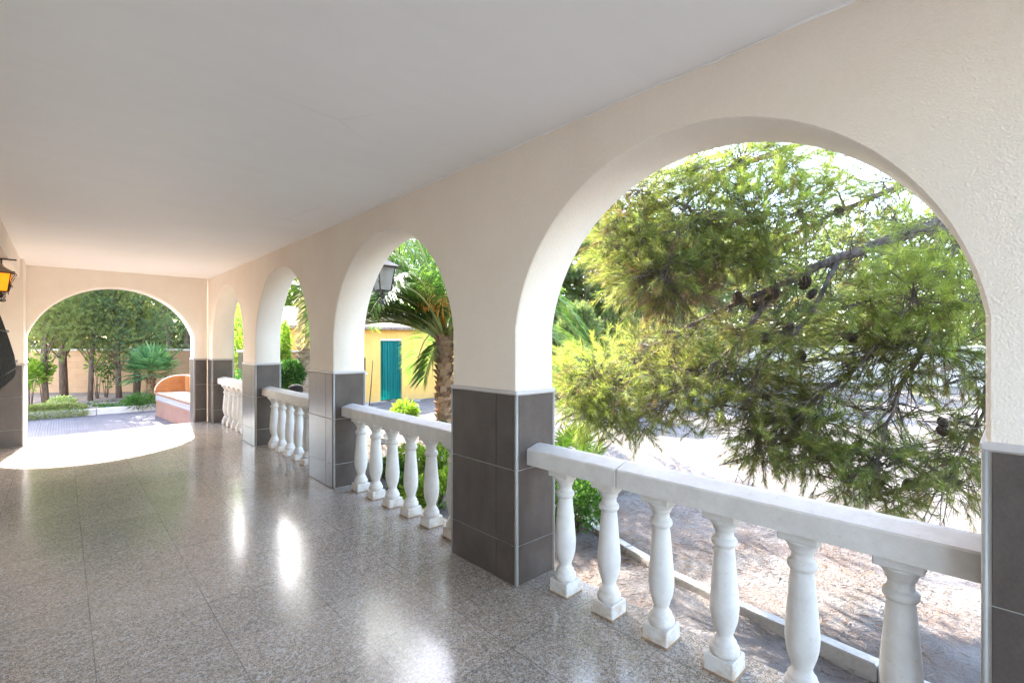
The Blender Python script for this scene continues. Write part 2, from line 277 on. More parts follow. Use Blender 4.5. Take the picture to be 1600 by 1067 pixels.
# ------------------------------------------------------------------ mesh building
class MB:
    def __init__(s): s.v = []; s.f = []; s.sm = []; s.mi = []
    def add(s, vs, fs, smooth=False, mi=0):
        o = len(s.v); s.v += [tuple(p) for p in vs]; s.f += [tuple(i + o for i in f) for f in fs]
        s.sm += [smooth] * len(fs); s.mi += [mi] * len(fs); return s
    def box(s, a, b, mi=0, bev=0.):
        x0, y0, z0 = a; x1, y1, z1 = b
        if bev <= 0:
            return s.add([(x, y, z) for z in (z0, z1) for y in (y0, y1) for x in (x0, x1)],
                         [(0, 2, 3, 1), (4, 5, 7, 6), (0, 1, 5, 4), (2, 6, 7, 3), (0, 4, 6, 2), (1, 3, 7, 5)], False, mi)
        # chamfered: 24 vertices
        vs = []; idx = {}
        lo = (x0, y0, z0); hi = (x1, y1, z1)
        for sx in (0, 1):
            for sy in (0, 1):
                for sz in (0, 1):
                    sgn = (sx, sy, sz)
                    for ax in range(3):
                        p = [0, 0, 0]
                        for q in range(3):
                            e = hi[q] if sgn[q] else lo[q]
                            p[q] = e if q == ax else e + (-bev if sgn[q] else bev)
                        idx[(sx, sy, sz, ax)] = len(vs); vs.append(tuple(p))
        fs = []
        for ax in range(3):
            u, w = (ax + 1) % 3, (ax + 2) % 3
            for sg in (0, 1):
                q = []
                for (a_, b_) in ((0, 0), (1, 0), (1, 1), (0, 1)):
                    t = [0, 0, 0]; t[ax] = sg; t[u] = a_; t[w] = b_; q.append(idx[(*t, ax)])
                fs.append(tuple(q if sg else q[::-1]))
        for ax in range(3):
            u, w = (ax + 1) % 3, (ax + 2) % 3
            for a_ in (0, 1):
                for b_ in (0, 1):
                    t0 = [0, 0, 0]; t1 = [0, 0, 0]; t0[u] = t1[u] = a_; t0[w] = t1[w] = b_; t1[ax] = 1
                    q = [idx[(*t0, u)], idx[(*t1, u)], idx[(*t1, w)], idx[(*t0, w)]]
                    fs.append(tuple(q if (a_ == b_) else q[::-1]))
        for sx in (0, 1):
            for sy in (0, 1):
                for sz in (0, 1):
                    q = [idx[(sx, sy, sz, a)] for a in range(3)]
                    fs.append(tuple(q if (sx + sy + sz) % 2 else q[::-1]))
        return s.add(vs, fs, False, mi)
    def lathe(s, prof, c=(0, 0, 0), n=20, mi=0, smooth=True):
        vs = []; fs = []
        for r, z in prof:
            for i in range(n): a = 2 * PI * i / n; vs.append((c[0] + r * math.cos(a), c[1] + r * math.sin(a), c[2] + z))
        for k in range(len(prof) - 1):
            for i in range(n):
                j = (i + 1) % n; fs.append((k * n + i, k * n + j, (k + 1) * n + j, (k + 1) * n + i))
        fs.append(tuple(range(n))[::-1]); fs.append(tuple((len(prof) - 1) * n + i for i in range(n)))
        return s.add(vs, fs, smooth, mi)
    def tube(s, path, rad, n=6, mi=0, cap=True, smooth=True):
        P = [Vector(p) for p in path]
        if not hasattr(rad, '__len__'): rad = [rad] * len(P)
        vs = []; fs = []; ref = None
        for k, p in enumerate(P):
            t = (P[min(k + 1, len(P) - 1)] - P[max(k - 1, 0)])
            t = t.normalized() if t.length > 1e-9 else Vector((0, 0, 1))
            if ref is None:
                ref = t.orthogonal().normalized()
            ref = (ref - t * ref.dot(t)); ref = ref.normalized() if ref.length > 1e-6 else t.orthogonal().normalized()
            w = t.cross(ref)
            for i in range(n):
                a = 2 * PI * i / n; vs.append(p + (ref * math.cos(a) + w * math.sin(a)) * rad[k])
        for k in range(len(P) - 1):
            for i in range(n):
                j = (i + 1) % n; fs.append((k * n + i, k * n + j, (k + 1) * n + j, (k + 1) * n + i))
        if cap: fs.append(tuple(range(n))[::-1]); fs.append(tuple((len(P) - 1) * n + i for i in range(n)))
        return s.add(vs, fs, smooth, mi)
    def prism(s, pts, d, mi=0, smooth=False):
        """closed polygon pts (3d) pushed along vector d"""
        n = len(pts); d = Vector(d); P = [Vector(p) for p in pts]
        vs = P + [p + d for p in P]
        fs = [tuple(range(n))[::-1], tuple(range(n, 2 * n))] + [(i, (i + 1) % n, n + (i + 1) % n, n + i) for i in range(n)]
        return s.add(vs, fs, smooth, mi)
    def build(s, name, mats, parent=None, loc=None):
        me = bpy.data.meshes.new(name); me.from_pydata(s.v, [], s.f)
        for m in (mats if isinstance(mats, (list, tuple)) else [mats]): me.materials.append(MAT[m] if isinstance(m, str) else m)
        me.polygons.foreach_set('use_smooth', s.sm); me.polygons.foreach_set('material_index', s.mi); me.update()
        o = bpy.data.objects.new(name, me); COL.objects.link(o)
        if parent is not None: o.parent = parent
        if loc is not None: o.location = loc
        return o

def np_mesh(name, V, nper, mats, parent=None, mi=None, quad=False):
    """V: (N*nper,3) loose polygons of nper vertices"""
    V = np.ascontiguousarray(V, dtype=np.float32).reshape(-1, 3); n = len(V) // nper
    me = bpy.data.meshes.new(name)
    me.vertices.add(len(V)); me.vertices.foreach_set('co', V.ravel())
    me.loops.add(len(V)); me.loops.foreach_set('vertex_index', np.arange(len(V), dtype=np.int32))
    me.polygons.add(n); me.polygons.foreach_set('loop_start', np.arange(0, n * nper, nper, dtype=np.int32))
    for m in (mats if isinstance(mats, (list, tuple)) else [mats]): me.materials.append(MAT[m])
    if mi is not None: me.polygons.foreach_set('material_index', np.asarray(mi, dtype=np.int32))
    me.update(calc_edges=True); me.validate()
    o = bpy.data.objects.new(name, me); COL.objects.link(o)
    if parent is not None: o.parent = parent
    return o

def tag(o, label=None, cat=None, group=None, kind=None):
    for k, v in (('label', label), ('category', cat), ('group', group), ('kind', kind)):
        if v: o[k] = v
    return o
def empty(name, loc, rz=0, label=None, cat=None, group=None):
    o = bpy.data.objects.new(name, None); COL.objects.link(o); o.location = loc; o.rotation_euler = (0, 0, rz); o.empty_display_size = .1
    return tag(o, label, cat, group)
def keep(o, root):
    """parent a part built in world coordinates to its thing"""
    o.parent = root; o.matrix_parent_inverse = (Matrix.Translation(root.location) @ root.rotation_euler.to_matrix().to_4x4()).inverted(); return o

# ------------------------------------------------------------------ foliage helpers (numpy)
def unit(a): return a / np.maximum(np.linalg.norm(a, axis=-1, keepdims=True), 1e-9)
def rand_dirs(n, rng=RNG): return unit(rng.normal(size=(n, 3)))
def needles(P, D, L, K, nl, w, spread=(25, 60), droop=0., rng=RNG):
    """K needles on each twig tip (start P, direction D, length L); one thin triangle each"""
    P = np.repeat(P, K, 0); D = np.repeat(unit(D), K, 0); L = np.repeat(np.broadcast_to(L, (len(P) // K,)), K)
    n = len(P); s = rng.random(n) ** .8
    base = P + D * (L * s)[:, None]
    q = rand_dirs(n, rng); q = unit(q - D * (q * D).sum(1, keepdims=True))
    th = np.radians(rng.uniform(*spread, n)) * (1.05 - .5 * s)
    d = D * np.cos(th)[:, None] + q * np.sin(th)[:, None]; d[:, 2] -= droop; d = unit(d)
    ln = nl * rng.uniform(.7, 1.15, n)
    sd = unit(np.cross(d, rand_dirs(n, rng))) * (w / 2)
    return np.stack([base - sd, base + sd, base + d * ln[:, None]], 1).reshape(-1, 3)
def leaves(P, N, l, w, rng=RNG, up=None):
    """diamond leaves at P pointing along N"""
    n = len(P); d = unit(N); sd = unit(np.cross(d, rand_dirs(n, rng)))
    l = l * rng.uniform(.65, 1.2, n)[:, None]; w = w * rng.uniform(.7, 1.15, n)[:, None] / 2
    return np.stack([P, P + d * l * .45 + sd * w, P + d * l, P + d * l * .45 - sd * w], 1).reshape(-1, 3)
def blob_points(n, c, r, rng=RNG, shell=.35):
    d = rand_dirs(n, rng); k = (shell + (1 - shell) * rng.random(n) ** .6)[:, None]
    return np.array(c) + d * k * np.array(r), d

# ================================================================== THE PORCH
P_, W_, T_ = 2.7145, .6604, .3377          # bay, pier width, wall thickness
HD, HS, HT, HC = 1.174, 1.585, 2.466, 2.7076
YEND = 8.504; TE = .36
A_ = (P_ - W_) / 2
def arch_pts(c, a, hs, ht, n=40):
    r = (a * a + (ht - hs) ** 2) / 2 / (ht - hs); zc = ht - r; a0 = math.asin((hs - zc) / r)
    return [(c + r * math.cos(t), zc + r * math.sin(t)) for t in [PI - a0 - (PI - 2 * a0) * i / n for i in range(n + 1)]], r, zc

def arch_wall(mb, s0, s1, openings, hs, ht, top, thick, place, cham=.012):
    """wall in the (s,z) plane from s0 to s1, openings [(centre, half)], place(s, d, z) -> world"""
    def face(poly, d, flip):
        vs = [place(s, d, z) for s, z in poly]; mb.add(vs, [tuple(range(len(vs)))[::-1] if flip else tuple(range(len(vs)))])
    edges = [s0]
    for c, a in openings: edges += [c - a, c + a]
    edges.append(s1)
    for d, g in ((0., 0), (thick, 1)):
        for i in range(0, len(edges), 2):          # solid pieces
            e0, e1 = edges[i], edges[i + 1]
            l = e0 - (0 if i == 0 else -cham); r = e1 - (0 if i == len(edges) - 2 else cham)
            face([(l, 0), (r, 0), (r, top), (l, top)], d, g)
        for c, a in openings:
            pts, rr, zc = arch_pts(c, a, hs, ht)
            out = [(c + (x - c) * (1 + cham / rr), zc + (z - zc) * (1 + cham / rr)) for x, z in pts]
            out[0] = (c - a - cham, hs); out[-1] = (c + a + cham, hs)
            for p, q in zip(out, out[1:]): face([p, q, (q[0], top), (p[0], top)], d, g)
    for c, a in openings:
        pts, rr, zc = arch_pts(c, a, hs, ht)
        out = [(c + (x - c) * (1 + cham / rr), zc + (z - zc) * (1 + cham / rr)) for x, z in pts]; out[0] = (c - a - cham, hs); out[-1] = (c + a + cham, hs)
        inn = [(c - a, 0)] + pts + [(c + a, 0)]; outn = [(c - a - cham, 0)] + out + [(c + a + cham, 0)]
        m = len(inn)
        vs = []; rows = [(outn, 0), (inn, cham), (inn, thick - cham), (outn, thick)]
        for row, d in rows: vs += [place(s, d, z) for s, z in row]
        fs = [(k * m + i, k * m + i + 1, (k + 1) * m + i + 1, (k + 1) * m + i) for k in range(3) for i in range(m - 1)]
        mb.add(vs, fs, True)
    # ends and top
    for s in (s0, s1): mb.add([place(s, 0, 0), place(s, thick, 0), place(s, thick, top), place(s, 0, top)], [(0, 1, 2, 3)])

def tiles(mb, o, e, h, cols, rows, out, th=.007, gap=.0052):
    """tile slabs on a face: origin o, along e (unit), up z, outward normal out"""
    o = Vector(o); e = Vector(e); out = Vector(out)
    for c0, c1 in zip(cols, cols[1:]):
        for r0, r1 in zip(rows, rows[1:]):
            a = o + e * (c0 + gap / 2); b = o + e * (c1 - gap / 2); z0, z1 = r0 + gap / 2, r1 - gap / 2; i = .0015
            vs = [(a.x, a.y, z0), (b.x, b.y, z0), (b.x, b.y, z1), (a.x, a.y, z1)]
            vs = [Vector(v) for v in vs]
            ins = [vs[0] + e * i + Vector((0, 0, i)), vs[1] - e * i + Vector((0, 0, i)), vs[2] - e * i - Vector((0, 0, i)), vs[3] + e * i - Vector((0, 0, i))]
            mb.add(vs + [p + out * (th - .001) for p in vs] + [p + out * th for p in ins],
                   [(0, 1, 5, 4), (1, 2, 6, 5), (2, 3, 7, 6), (3, 0, 4, 7), (4, 5, 9, 8), (5, 6, 10, 9), (6, 7, 11, 10), (7, 4, 8, 11), (8, 9, 10, 11)])
def dado(root, x0, x1, y0, y1, faces, rows=(0.003, .245, .711, HD), split=.18):
    """porcelain cladding on a pier [x0..x1]x[y0..y1]; faces: subset of 'ixab' (inner -x, outer +x, near -y, far +y)"""
    core = MB(); core.box((x0 - .002, y0 - .002, .002), (x1 + .002, y1 + .002, HD - .002)); keep(core.build('grout_backing', 'grout'), root)
    t = MB(); tr = MB(); e = .012
    if 'i' in faces: tiles(t, (x0 - .002, y0 + e, 0), (0, 1, 0), 0, [0, split - e, y1 - y0 - 2 * e] if y1 - y0 > .5 else [0, y1 - y0 - 2 * e], rows, (-1, 0, 0))
    if 'x' in faces: tiles(t, (x1 + .002, y0 + e, 0), (0, 1, 0), 0, [0, split - e, y1 - y0 - 2 * e] if y1 - y0 > .5 else [0, y1 - y0 - 2 * e], rows, (1, 0, 0))
    if 'a' in faces: tiles(t, (x0 + e, y0 - .002, 0), (1, 0, 0), 0, [0, x1 - x0 - 2 * e], rows, (0, -1, 0))
    if 'b' in faces: tiles(t, (x0 + e, y1 + .002, 0), (1, 0, 0), 0, [0, x1 - x0 - 2 * e], rows, (0, 1, 0))
    keep(t.build('dado_tiles', 'tile'), root)
    for cx, cy, fs in ((x0, y0, 'ia'), (x0, y1, 'ib'), (x1, y0, 'xa'), (x1, y1, 'xb')):
        if not (fs[0] in faces and fs[1] in faces): continue
        sx = -1 if fs[0] == 'i' else 1; sy = -1 if fs[1] == 'a' else 1
        tr.tube([(cx + sx * .001, cy + sy * .001, .002), (cx + sx * .001, cy + sy * .001, HD + .004)], .0085, 8)
    if tr.v: keep(tr.build('corner_trim', 'trim'), root)
    cp = MB(); h0, h1 = HD, HD + .027; q = .013
    cp.box((x0 - q, y0 - q, h0), (x1 + q, y1 + q, h1), bev=.006); keep(cp.build('dado_cap', 'dado_cap'), root)

# arcade wall: inner face at X = 0, openings between piers
arc = empty('arcade_wall', (0, 0, 0), 0, 'long cream plastered porch wall with round arches and grey tiled pier bases', 'wall')
mb = MB(); lo, hi = -P_ - .25, YEND - .004
ops = [(k * P_ - A_, A_) for k in range(0, 4)]
arch_wall(mb, lo, hi, ops, HS, HT, HC + .3, T_, lambda s, d, z: (d, s, z))
keep(mb.build('plastered_wall', 'plaster'), arc)
for k in range(-1, 4):
    y0, y1 = k * P_, k * P_ + W_
    if k == -1: y0 -= .25
    if k == 3: y1 = YEND - .02
    dado(arc, 0, T_, y0, y1, 'ixab' if k < 3 else 'ixa')
q = MB(); n = 220; ys_ = [lo + .02 + (hi - lo - .04) * i / n for i in range(n + 1)]
q.tube([(-.002 + random.gauss(0, .0012), y, HC - .003 + random.gauss(0, .0025)) for y in ys_], [max(.002, .0045 + random.gauss(0, .002)) for _ in ys_], 5); keep(q.build('ceiling_bead', 'ceiling'), arc)
# end wall with the wide arch
ew = empty('end_wall', (-1.33, YEND, 0), 0, 'cream end wall pierced by one wide arch opening on the garden', 'wall')
mb = MB(); XL, XR = -2.437, -.222; cE, aE = (XL + XR) / 2, (XR - XL) / 2
arch_wall(mb, -2.76, -.0005, [(cE, aE)], 1.60, 2.44, HC + .3, TE, lambda s, d, z: (s, YEND + d, z))
keep(mb.build('plastered_wall', 'smooth_plaster'), ew)
dado(ew, XR, -.013, YEND, YEND + TE, 'iab'); 
mb = MB(); mb.box((T_ + .002, YEND - .02, -.4), (T_ + .10, YEND + TE, HC + .3)); keep(mb.build('outer_pilaster', 'white_render'), ew)
# house wall on the left with its projecting pier
hw = empty('house_wall', (-2.75, 0, 0), 0, 'cream house wall with tiled corner pier beside the end arch', 'wall')
mb = MB(); mb.box((-3.1, -4.3, 0), (-2.75, 7.78, HC + .3)); mb.box((-2.752, 2.2, 2.44), (-2.47, 7.77, HC + .01)); keep(mb.build('plastered_wall', 'smooth_plaster'), hw)
mb = MB(); mb.box((-3.1, 7.778, 0), (-2.437, YEND - .003, HC + .3), bev=.006); keep(mb.build('corner_pier', 'smooth_plaster'), hw)
dado(hw, -3.06, -2.437, 7.778, YEND + TE, 'iab', split=.3)
# the near end of the porch stands open behind the viewer
# ceiling / roof slab, floor
mb = MB(); mb.box((-3.1, -4.3, HC), (-.001, YEND - .002, HC + .06)); tag(mb.build('ceiling', 'ceiling'), kind='structure')
mb = MB(); mb.box((-3.3, -4.4, HC + .302), (T_ + .62, YEND + TE + .10, HC + .45)); tag(mb.build('roof_slab', 'white_render'), kind='structure')  # unseen eave past the arcade is added to keep sun off the floor edge
mb = MB(); mb.box((-3.1, -4.3, -.3), (T_ + .012, YEND + .06, 0.0)); tag(mb.build('porch_floor', 'terrazzo'), kind='structure')
mb = MB(); mb.box((T_ + .004, -4.3, -.6), (T_ + .010, YEND, -.02)); tag(mb.build('plinth', 'plaster'), kind='structure')

# ------------------------------------------------------------------ balustrades
prof = [(.0605, .078), (.0645, .086), (.066, .098), (.064, .112), (.056, .120), (.055, .127), (.0535, .136), (.045, .146), (.0385, .160), (.0375, .172), (.0415, .180), (.0425, .186), (.046, .196), (.0545, .222), (.0605, .252), (.0635, .285), (.0635, .315), (.0605, .36), (.0555, .42),
        (.051, .47), (.0465, .53), (.0435, .562), (.0435, .572), (.050, .575), (.0545, .582), (.0555, .591), (.0545, .600), (.050, .607), (.0435, .610), (.0415, .614), (.0405, .630), (.0410, .644), (.0475, .648), (.0485, .655), (.0515, .664), (.0585, .674), (.0665, .683), (.0700, .690), (.0705, .697)]
bal = MB(); bal.box((-.0675, -.0675, .0005), (.0675, .0675, .080), bev=.005); bal.lathe(prof, n=28); bal.box((-.0735, -.0735, .6965), (.0735, .0735, .7395), bev=.004); bal.box((-.0735, -.0735, .0002), (.0735, .0735, .0075), mi=1, bev=.002)
BAL = None
def rail_section(z0=.739, cut=0):
    return [(.0765, z0), (.0765, .829), (.082, .837), (.165, .8605), (.20, .8605), (.2845, .837), (.290, .829), (.290, z0)]
wheres = ['balustrade with round balusters in the nearest wide arch', 'balustrade in the arch through which the teal doorway shows',
          'balustrade in the narrow looking third arch with the palm trunk', 'farthest balustrade, last arch before the end wall']
for k in range(4):
    b0 = empty('balustrade', (.183, k * P_ - A_, 0), 0, 'white cast stone ' + wheres[k], 'balustrade', 'balustrades in the arches')
    y0, y1 = k * P_ - 2 * A_ + .0095, k * P_ - .0095
    mid = y1 - .66
    for (a, c) in ((y0, mid - .0025), (mid + .0025, y1)):
        pts = [(x, a, z) for x, z in rail_section()]
        r = MB(); n = len(pts); ch = .004
        cxm, czm = .183, .80
        def ring(y, s): return [(cxm + (x - cxm) * s, y, czm + (z - czm) * s) for x, _, z in pts]
        vs = ring(a, .955) + ring(a + ch, 1) + ring(c - ch, 1) + ring(c, .955)
        fs = [tuple(range(n)), tuple(range(3 * n, 4 * n))[::-1]] + [(q * n + i, (q + 1) * n + i, (q + 1) * n + (i + 1) % n, q * n + (i + 1) % n) for q in range(3) for i in range(n)]
        r.add(vs, fs); keep(r.build('handrail', 'stone'), b0)
    for i in range(6):
        loc = (.183, k * P_ - .236 - .3185 * i, 0)
        if BAL is None: BAL = bal.build('baluster', ['stone', 'mortar']); o = BAL
        else: o = BAL.copy(); COL.objects.link(o)
        o.location = loc; keep(o, b0); o.rotation_euler = (0, 0, random.choice((0, 1, 2, 3)) * PI / 2)

# ------------------------------------------------------------------ wall lanterns
def scroll(mb, c, ex, ez, r, turns=1.3, rad=.005, start=0., sgn=1, n=26):
    c = Vector(c); ex = Vector(ex); ez = Vector(ez); pts = []
    for i in range(n + 1):
        t = i / n; a = start + sgn * turns * 2 * PI * t; rr = r * (1 - .78 * t)
        pts.append(c + ex * (rr * math.cos(a)) + ez * (rr * math.sin(a)))
    mb.tube(pts, rad, 5); return pts[0]
def lantern(root_name, loc, rz, s, glass, label, wall):
    """local frame: +x points away from the wall, z=0 at the middle of the glass; wall plane at x=-wall"""
    root = empty(root_name, loc, rz, label, 'wall lantern', 'wrought iron lanterns on the porch walls')
    def lp(mb, nm, m): o = mb.build(nm, m); o.parent = root; o.scale = (s, s, s); return o
    wb, wt, h = .075, .115, .15
    fr = MB()
    cb = [(sx * wb, sy * wb, -h) for sx, sy in ((1, 1), (-1, 1), (-1, -1), (1, -1))]; ct = [(sx * wt, sy * wt, h) for sx, sy in ((1, 1), (-1, 1), (-1, -1), (1, -1))]
    for i in range(4):
        j = (i + 1) % 4
        fr.tube([cb[i], ct[i]], .009, 4); fr.tube([cb[i], cb[j]], .009, 4); fr.tube([ct[i], ct[j]], .010, 4)
        m0 = Vector(cb[i]).lerp(Vector(cb[j]), .5); dirn = (Vector((m0.x, m0.y, 0))).normalized(); sd = Vector((-dirn.y, dirn.x, 0))
        for q in (-1, 1):
            scroll(fr, Vector((0, 0, -h - .028)) + dirn * (wb + .004) + sd * (.035 * q), sd * q, (0, 0, 1), .026, 1.2, .0045, PI / 2)
    for i in range(4):
        d = Vector(ct[i]).normalized(); d = Vector((ct[i][0], ct[i][1], 0)).normalized()
        p = Vector(ct[i]) + d * .012; scroll(fr, p + d * .035 + Vector((0, 0, -.005)), d, (0, 0, 1), .036, 1.25, .005, PI, -1)
        pts = [Vector(cb[i]) + d * .006, Vector(cb[i]) + d * .03 + Vector((0, 0, .06)), Vector(cb[i]) + d * .035 + Vector((0, 0, .13)), Vector(ct[i]) + d * .05 + Vector((0, 0, -.05))]
        fr.tube(pts, .005, 5)
        scroll(fr, Vector(cb[i]) + d * .05 + Vector((0, 0, .10)), d, (0, 0, 1), .026, 1.3, .0045, PI)
    lp(fr, 'frame', 'iron')
    g = MB()
    for i in range(4):
        j = (i + 1) % 4; q = [Vector(cb[i]), Vector(cb[j]), Vector(ct[j]), Vector(ct[i])]
        n = (q[1] - q[0]).cross(q[3] - q[0]).normalized() * .004
        g.prism([p * .97 for p in q], n)
    lp(g, 'glass_panes', glass)
    rf = MB(); e = .155
    base = [(e, e), (-e, e), (-e, -e), (e, -e)]; mid = .07; vs = [(x, y, h + .008) for x, y in base] + [(x, y, h + .016) for x, y in base] + [(x / e * mid, y / e * mid, h + .075) for x, y in base] + [(x / e * .022, y / e * .022, h + .115) for x, y in base]
    fs = [(3, 2, 1, 0), (12, 13, 14, 15)] + [(q * 4 + i, q * 4 + (i + 1) % 4, q * 4 + 4 + (i + 1) % 4, q * 4 + 4 + i) for q in range(3) for i in range(4)]
    rf.add(vs, fs); rf.lathe([(.022, h + .11), (.028, h + .125), (.018, h + .14), (.012, h + .155)], n=10); lp(rf, 'cap', 'copper')
    br = MB(); zt = h + .23
    br.tube([(0, 0, h + .15), (0, 0, zt)], .013, 8); br.tube([(-wall, 0, zt), (.16, 0, zt)], .012, 8); br.lathe([(.012, -.012), (.02, 0), (.012, .012)], (.16, 0, zt), 8)
    br.box((-wall - .004, -.03, zt - .22), (-wall + .006, .03, zt + .08), bev=.002)
    br.tube([(-wall, 0, zt - .19), (-wall + .08, 0, zt - .13), (-wall * .5, 0, zt - .02)], .008, 6); scroll(br, (-wall * .72, 0, zt - .06), (1, 0, 0), (0, 0, 1), .04, 1.4, .006)
    lp(br, 'bracket', 'iron')
    tl = MB()
    tl.lathe([(.02, -h - .03), (.035, -h - .045), (.014, -h - .07), (.02, -h - .09), (.006, -h - .11)], n=10); tl.tube([(0, 0, -h), (0, 0, -h - .06)], .012, 6)
    for q in range(4):
        a = q * PI / 2 + PI / 4; d = Vector((math.cos(a), math.sin(a), 0)); scroll(tl, d * .04 + Vector((0, 0, -h - .075)), d, (0, 0, 1), .038, 1.4, .005, 2.2)
        scroll(tl, d * .045 + Vector((0, 0, -h - .145)), -d, (0, 0, 1), .034, 1.4, .005, -1.2)
    tl.tube([(0, 0, -h - .10), (0, 0, -h - .17)], .006, 6)
    lp(tl, 'finial', 'iron')
    return root
p = at(598, 436, 5.42); lantern('wall_lantern', (p.x, p.y, p.z), 0, .88, 'pane', 'black iron lantern with clear panes hanging outside by the palm fronds', p.x - T_)
p = at(2, 441, 5.35); lantern('wall_lantern', (p.x, p.y, p.z), 0, .68, 'amber', 'black iron lantern with glowing amber glass on the house wall', (p.x + 2.75) / .68)

# ------------------------------------------------------------------ bulging window grille on the house wall
gx = -2.75
win = empty('house_window', (gx, 4.3, 1.0), 0, 'dark window in the house wall behind the bulging iron grille', 'window')
mb = MB(); mb.box((gx - .02, 3.3, 1.0), (gx + .02, 5.3, 2.4)); keep(mb.build('pane', 'dark_glass'), win)
mb = MB()
for a, b in (((gx, 3.24, .94), (gx + .045, 5.36, 1.0)), ((gx, 3.24, 2.4), (gx + .045, 5.36, 2.46)), ((gx, 3.24, 1.002), (gx + .045, 3.30, 2.398)), ((gx, 5.30, 1.002), (gx + .045, 5.36, 2.398)), ((gx, 4.27, 1.002), (gx + .04, 4.33, 2.398))): mb.box(a, b)
keep(mb.build('frame', 'white_render'), win)
gr = empty('window_grille', (gx, 4.3, 1.0), 0, 'black wrought iron window grille of bulging bars on the house wall', 'grille')
mb = MB()
def gprof(y):
    return [(gx + .05, y, 2.42), (gx + .10, y, 2.25), (gx + .185, y, 1.95), (gx + .25, y, 1.72), (gx + .30, y, 1.52), (gx + .335, y, 1.36), (gx + .35, y, 1.22), (gx + .335, y, 1.13), (gx + .28, y, 1.055), (gx + .19, y, 1.01), (gx + .10, y, .985), (gx + .05, y, .98)]
for i in range(9): mb.tube(gprof(5.3 - i * .23), .0095, 6)
for z, x in ((1.62, .275), (1.22, .35), (2.25, .10)): mb.tube([(gx + x, 3.3, z), (gx + x, 5.34, z)], .008, 6)
keep(mb.build('bars', 'iron'), gr)
for z, x in ((1.62, .29), (1.30, .355)):
    mb = MB(); mb.box((gx + x, 5.12, z - .012), (gx + x + .012, 5.34, z + .012)); keep(mb.build('tie_clip', 'trim'), gr)

# ================================================================== THE GARDEN
GZ = -.35; PZ = -.33; SZ = -.20        # sandy lot, lower paving beyond the end arch, planted bed
# ground: one sheet to the horizon
def hfun(x, y):
    return GZ - .01 + .035 * np.sin(x * 1.3 + y * .6) * np.sin(y * .9 - x * .35 + 1) + .02 * np.sin(x * 3.1 + 1) * np.sin(y * 2.7) + np.clip((np.hypot(x, y) - 25) * .012, 0, 2.) - .3 * np.clip((1.3 - x) / .4, 0, 1) * np.clip((y - 7.8) / .5, 0, 1) * np.clip((24 - y) / 3, 0, 1)
gs = np.concatenate([-np.geomspace(400, 26, 14), np.linspace(-25, 25, 260), np.geomspace(26, 400, 14)])
X, Y = np.meshgrid(gs, gs); Z = hfun(X, Y) + RNG.normal(size=X.shape) * .008
n = len(gs); V = np.stack([X, Y, Z], -1).reshape(-1, 3)
me = bpy.data.meshes.new('ground'); i = np.arange(n * n).reshape(n, n)
F = np.stack([i[:-1, :-1], i[:-1, 1:], i[1:, 1:], i[1:, :-1]], -1).reshape(-1, 4)
me.from_pydata(V.tolist(), [], F.tolist()); me.materials.append(MAT['ground']); me.polygons.foreach_set('use_smooth', [True] * len(F)); me.update()
o = bpy.data.objects.new('ground', me); COL.objects.link(o); tag(o, kind='structure')
# paving outside the end arch
mb = MB(); mb.box((-9, YEND + .062, PZ - .3), (1.25, 13.92, PZ)); tag(mb.build('paving', 'paving'), kind='structure')
# kerb of the planting bed, soil
mb = MB()
x = -8.9
while x < .9: mb.box((x, 13.925, -.6), (x + .93, 14.08, PZ + .16 + random.uniform(-.005, .005)), bev=.010); x += .94
tag(mb.build('planter_kerb', 'pale_kerb'), kind='structure')
xs = np.linspace(-9, 2.6, 60); ys = np.linspace(14.04, 23.5, 40); X, Y = np.meshgrid(xs, ys); Z = SZ + .03 * np.sin(X * 3) * np.sin(Y * 4) + RNG.normal(size=X.shape) * .012
me = bpy.data.meshes.new('soil'); n0, n1 = X.shape; i = np.arange(n0 * n1).reshape(n0, n1)
me.from_pydata(np.stack([X, Y, Z], -1).reshape(-1, 3).tolist(), [], np.stack([i[:-1, :-1], i[:-1, 1:], i[1:, 1:], i[1:, :-1]], -1).reshape(-1, 4).tolist())
me.materials.append(MAT['soil']); me.polygons.foreach_set('use_smooth', [True] * len(me.polygons)); me.update(); o = bpy.data.objects.new('soil', me); COL.objects.link(o); tag(o, kind='structure')

# ochre block boundary wall
def wall_line(name, pts, z0, z1, th, m, cap, label):
    root = empty(name, pts[0], 0, label, 'wall'); run = MB(); top = MB()
    for a, b in zip(pts, pts[1:]):
        d = b - a; L = d.length; mt = Matrix.Translation(a - pts[0]) @ Matrix.Rotation(math.atan2(d.y, d.x), 4, 'Z')
        q = MB(); q.box((0, 0, z0), (L, th, z1)); run.add([mt @ Vector(v) for v in q.v], q.f)
        q = MB(); x = 0
        while x < L: q.box((x, -.035, z1 + .002), (min(L, x + .99), th + .035, z1 + .055), bev=.006); x += 1.0
        top.add([mt @ Vector(v) for v in q.v], q.f)
    run.build('masonry', m).parent = root; top.build('coping', cap).parent = root; return root
wall_line('boundary_wall', [Vector((-9., 25.4, 0)), Vector((-2.91, 20.9, 0)), Vector((.6, 17.9, 0)), Vector((2.95, 11.26, 0))], -.5, 1.22, .2, 'ochre', 'coping', 'ochre block boundary wall with pale coping behind the planting bed')
fa, fb = Vector((34, -16, 0)), Vector((12, 28, 0))
wall_line('boundary_wall', [fa, fb], -.4, 1.3, .2, 'coping', 'coping', 'long pale boundary wall far across the sandy lot')
